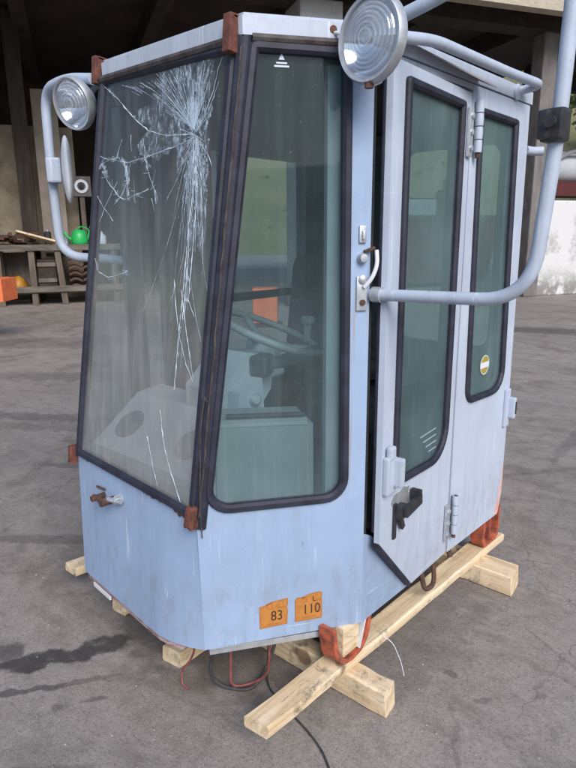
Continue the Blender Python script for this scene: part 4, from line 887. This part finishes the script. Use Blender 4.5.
part('hub', m_wheel, sw, lambda bm: lathe(bm, wc_-wax*.05, wax, [(.055, -.04), (.06, .0), (.05, .03), (0, .035)], 20), True)
for k in range(3):
    pts_ = ringpts(wc_, wax, .18, 3)
    part('spoke', m_wheel, sw, lambda bm: tube(bm, [wc_-wax*.035, wc_.lerp(pts_[k], .5)-wax*.025, pts_[k]], .012, 8), True)
part('column_stalk', mat_simple('worn stalk plastic', (.04, .043, .046), (.08, .085, .09), 20, .4, .1), col, lambda bm: (box(bm, (-.41, .40, .995), (.06, .07, .065), M.Rotation(math.radians(20), 3, 'Z'), .012), tube(bm, [(-.41, .42, .992), (-.39, .52, .995), (-.375, .60, 1.005), (-.365, .68, 1.015)], [.018, .026, .024, .022], 10)))
part('wheel_knob', m_wheel, sw, lambda bm: lathe(bm, wc_+V((.055, .135, -.01)), (0, .1, 1), [(.012, -.03), (.014, .02), (.024, .03), (.026, .045), (.018, .055), (0, .057)], 16), True)
def g_cons(bm):
    b2 = bmesh.new(); prism(b2, [D.p(.045, .29, -.09), D.p(.045, .892, -.09), D.p(.352, .880, -.09), D.p(.358, .29, -.09)], -D.n*.16)
    bmesh.ops.recalc_face_normals(b2, faces=b2.faces); bmesh.ops.bevel(b2, geom=b2.edges[:], offset=.018, segments=3, affect='EDGES'); merge(bm, b2)
m_cons = mat_simple('pale console panel', (.19, .215, .205), (.30, .33, .315), 2.5, .7, .05)
part('console_box', m_cons, cab, g_cons)
part('console_edge', m_dark, cab, lambda bm: tube(bm, [D.p(.10, .898, -.12), D.p(.33, .888, -.12)], .008, 8), True)
part('pedal_gear', m_rust_dark, cab, lambda bm: (box(bm, (-.40, .62, .86), (.22, .12, .10), M.Rotation(.4, 3, 'Z'), .02), lathe(bm, (-.36, .64, .92), (0, -.5, 1), [(.07, 0), (.08, .03), (.05, .06), (0, .07)], 14), tube(bm, [(-.44, .6, .9), (-.40, .66, 1.0), (-.34, .7, .95)], .014, 8)))
seat = part('seat', m_seat, cab, lambda bm: (box(bm, (-.59, .84, .72), (.50, .46, .14), None, .05), box(bm, (-.59, .86, .50), (.36, .36, .34), None, .02)), True)
part('backrest', m_seat, seat, lambda bm: box(bm, (-.59, 1.03, 1.02), (.47, .14, .60), M.Rotation(math.radians(-8), 3, 'X'), .06), True)
part('headrest', m_seat, seat, lambda bm: box(bm, (-.585, 1.02, 1.455), (.27, .10, .22), M.Rotation(math.radians(-6), 3, 'X'), .045), True)
part('armrest', m_black, seat, lambda bm: (box(bm, (-.30, .90, .92), (.07, .34, .07), None, .02), box(bm, (-.30, .84, .78), (.16, .5, .14), None, .02)), True)

# ---- loose grit on the yard
def g_grit(bm):
    r = random.Random(9)
    for k in range(620):
        d = .9+6.5*r.random()**1.7; a = yaw+PI/2+r.uniform(-.55, .55); x = .9247+d*math.cos(a); y = -.9625+d*math.sin(a); s = r.uniform(.0015, .0055)*(1+d*.15)
        if -1.0 < x < .0 and 0 < y < 1.4: continue
        p = [bm.verts.new((x+s*r.uniform(.5, 1)*math.cos(q*2.1), y+s*r.uniform(.5, 1)*math.sin(q*2.1), .0005)) for q in range(3)]; tp = bm.verts.new((x, y, s*.7))
        for q in range(3): bm.faces.new((p[q], p[(q+1) % 3], tp))
m_grit = mat_simple('grit', (.16, .14, .13), (.42, .39, .36), 30, .9, .1)
tag(part('loose_grit', m_grit, None, g_grit), 'small loose grit scattered over the concrete yard', 'grit', kind='stuff')
bpy.context.view_layer.update()
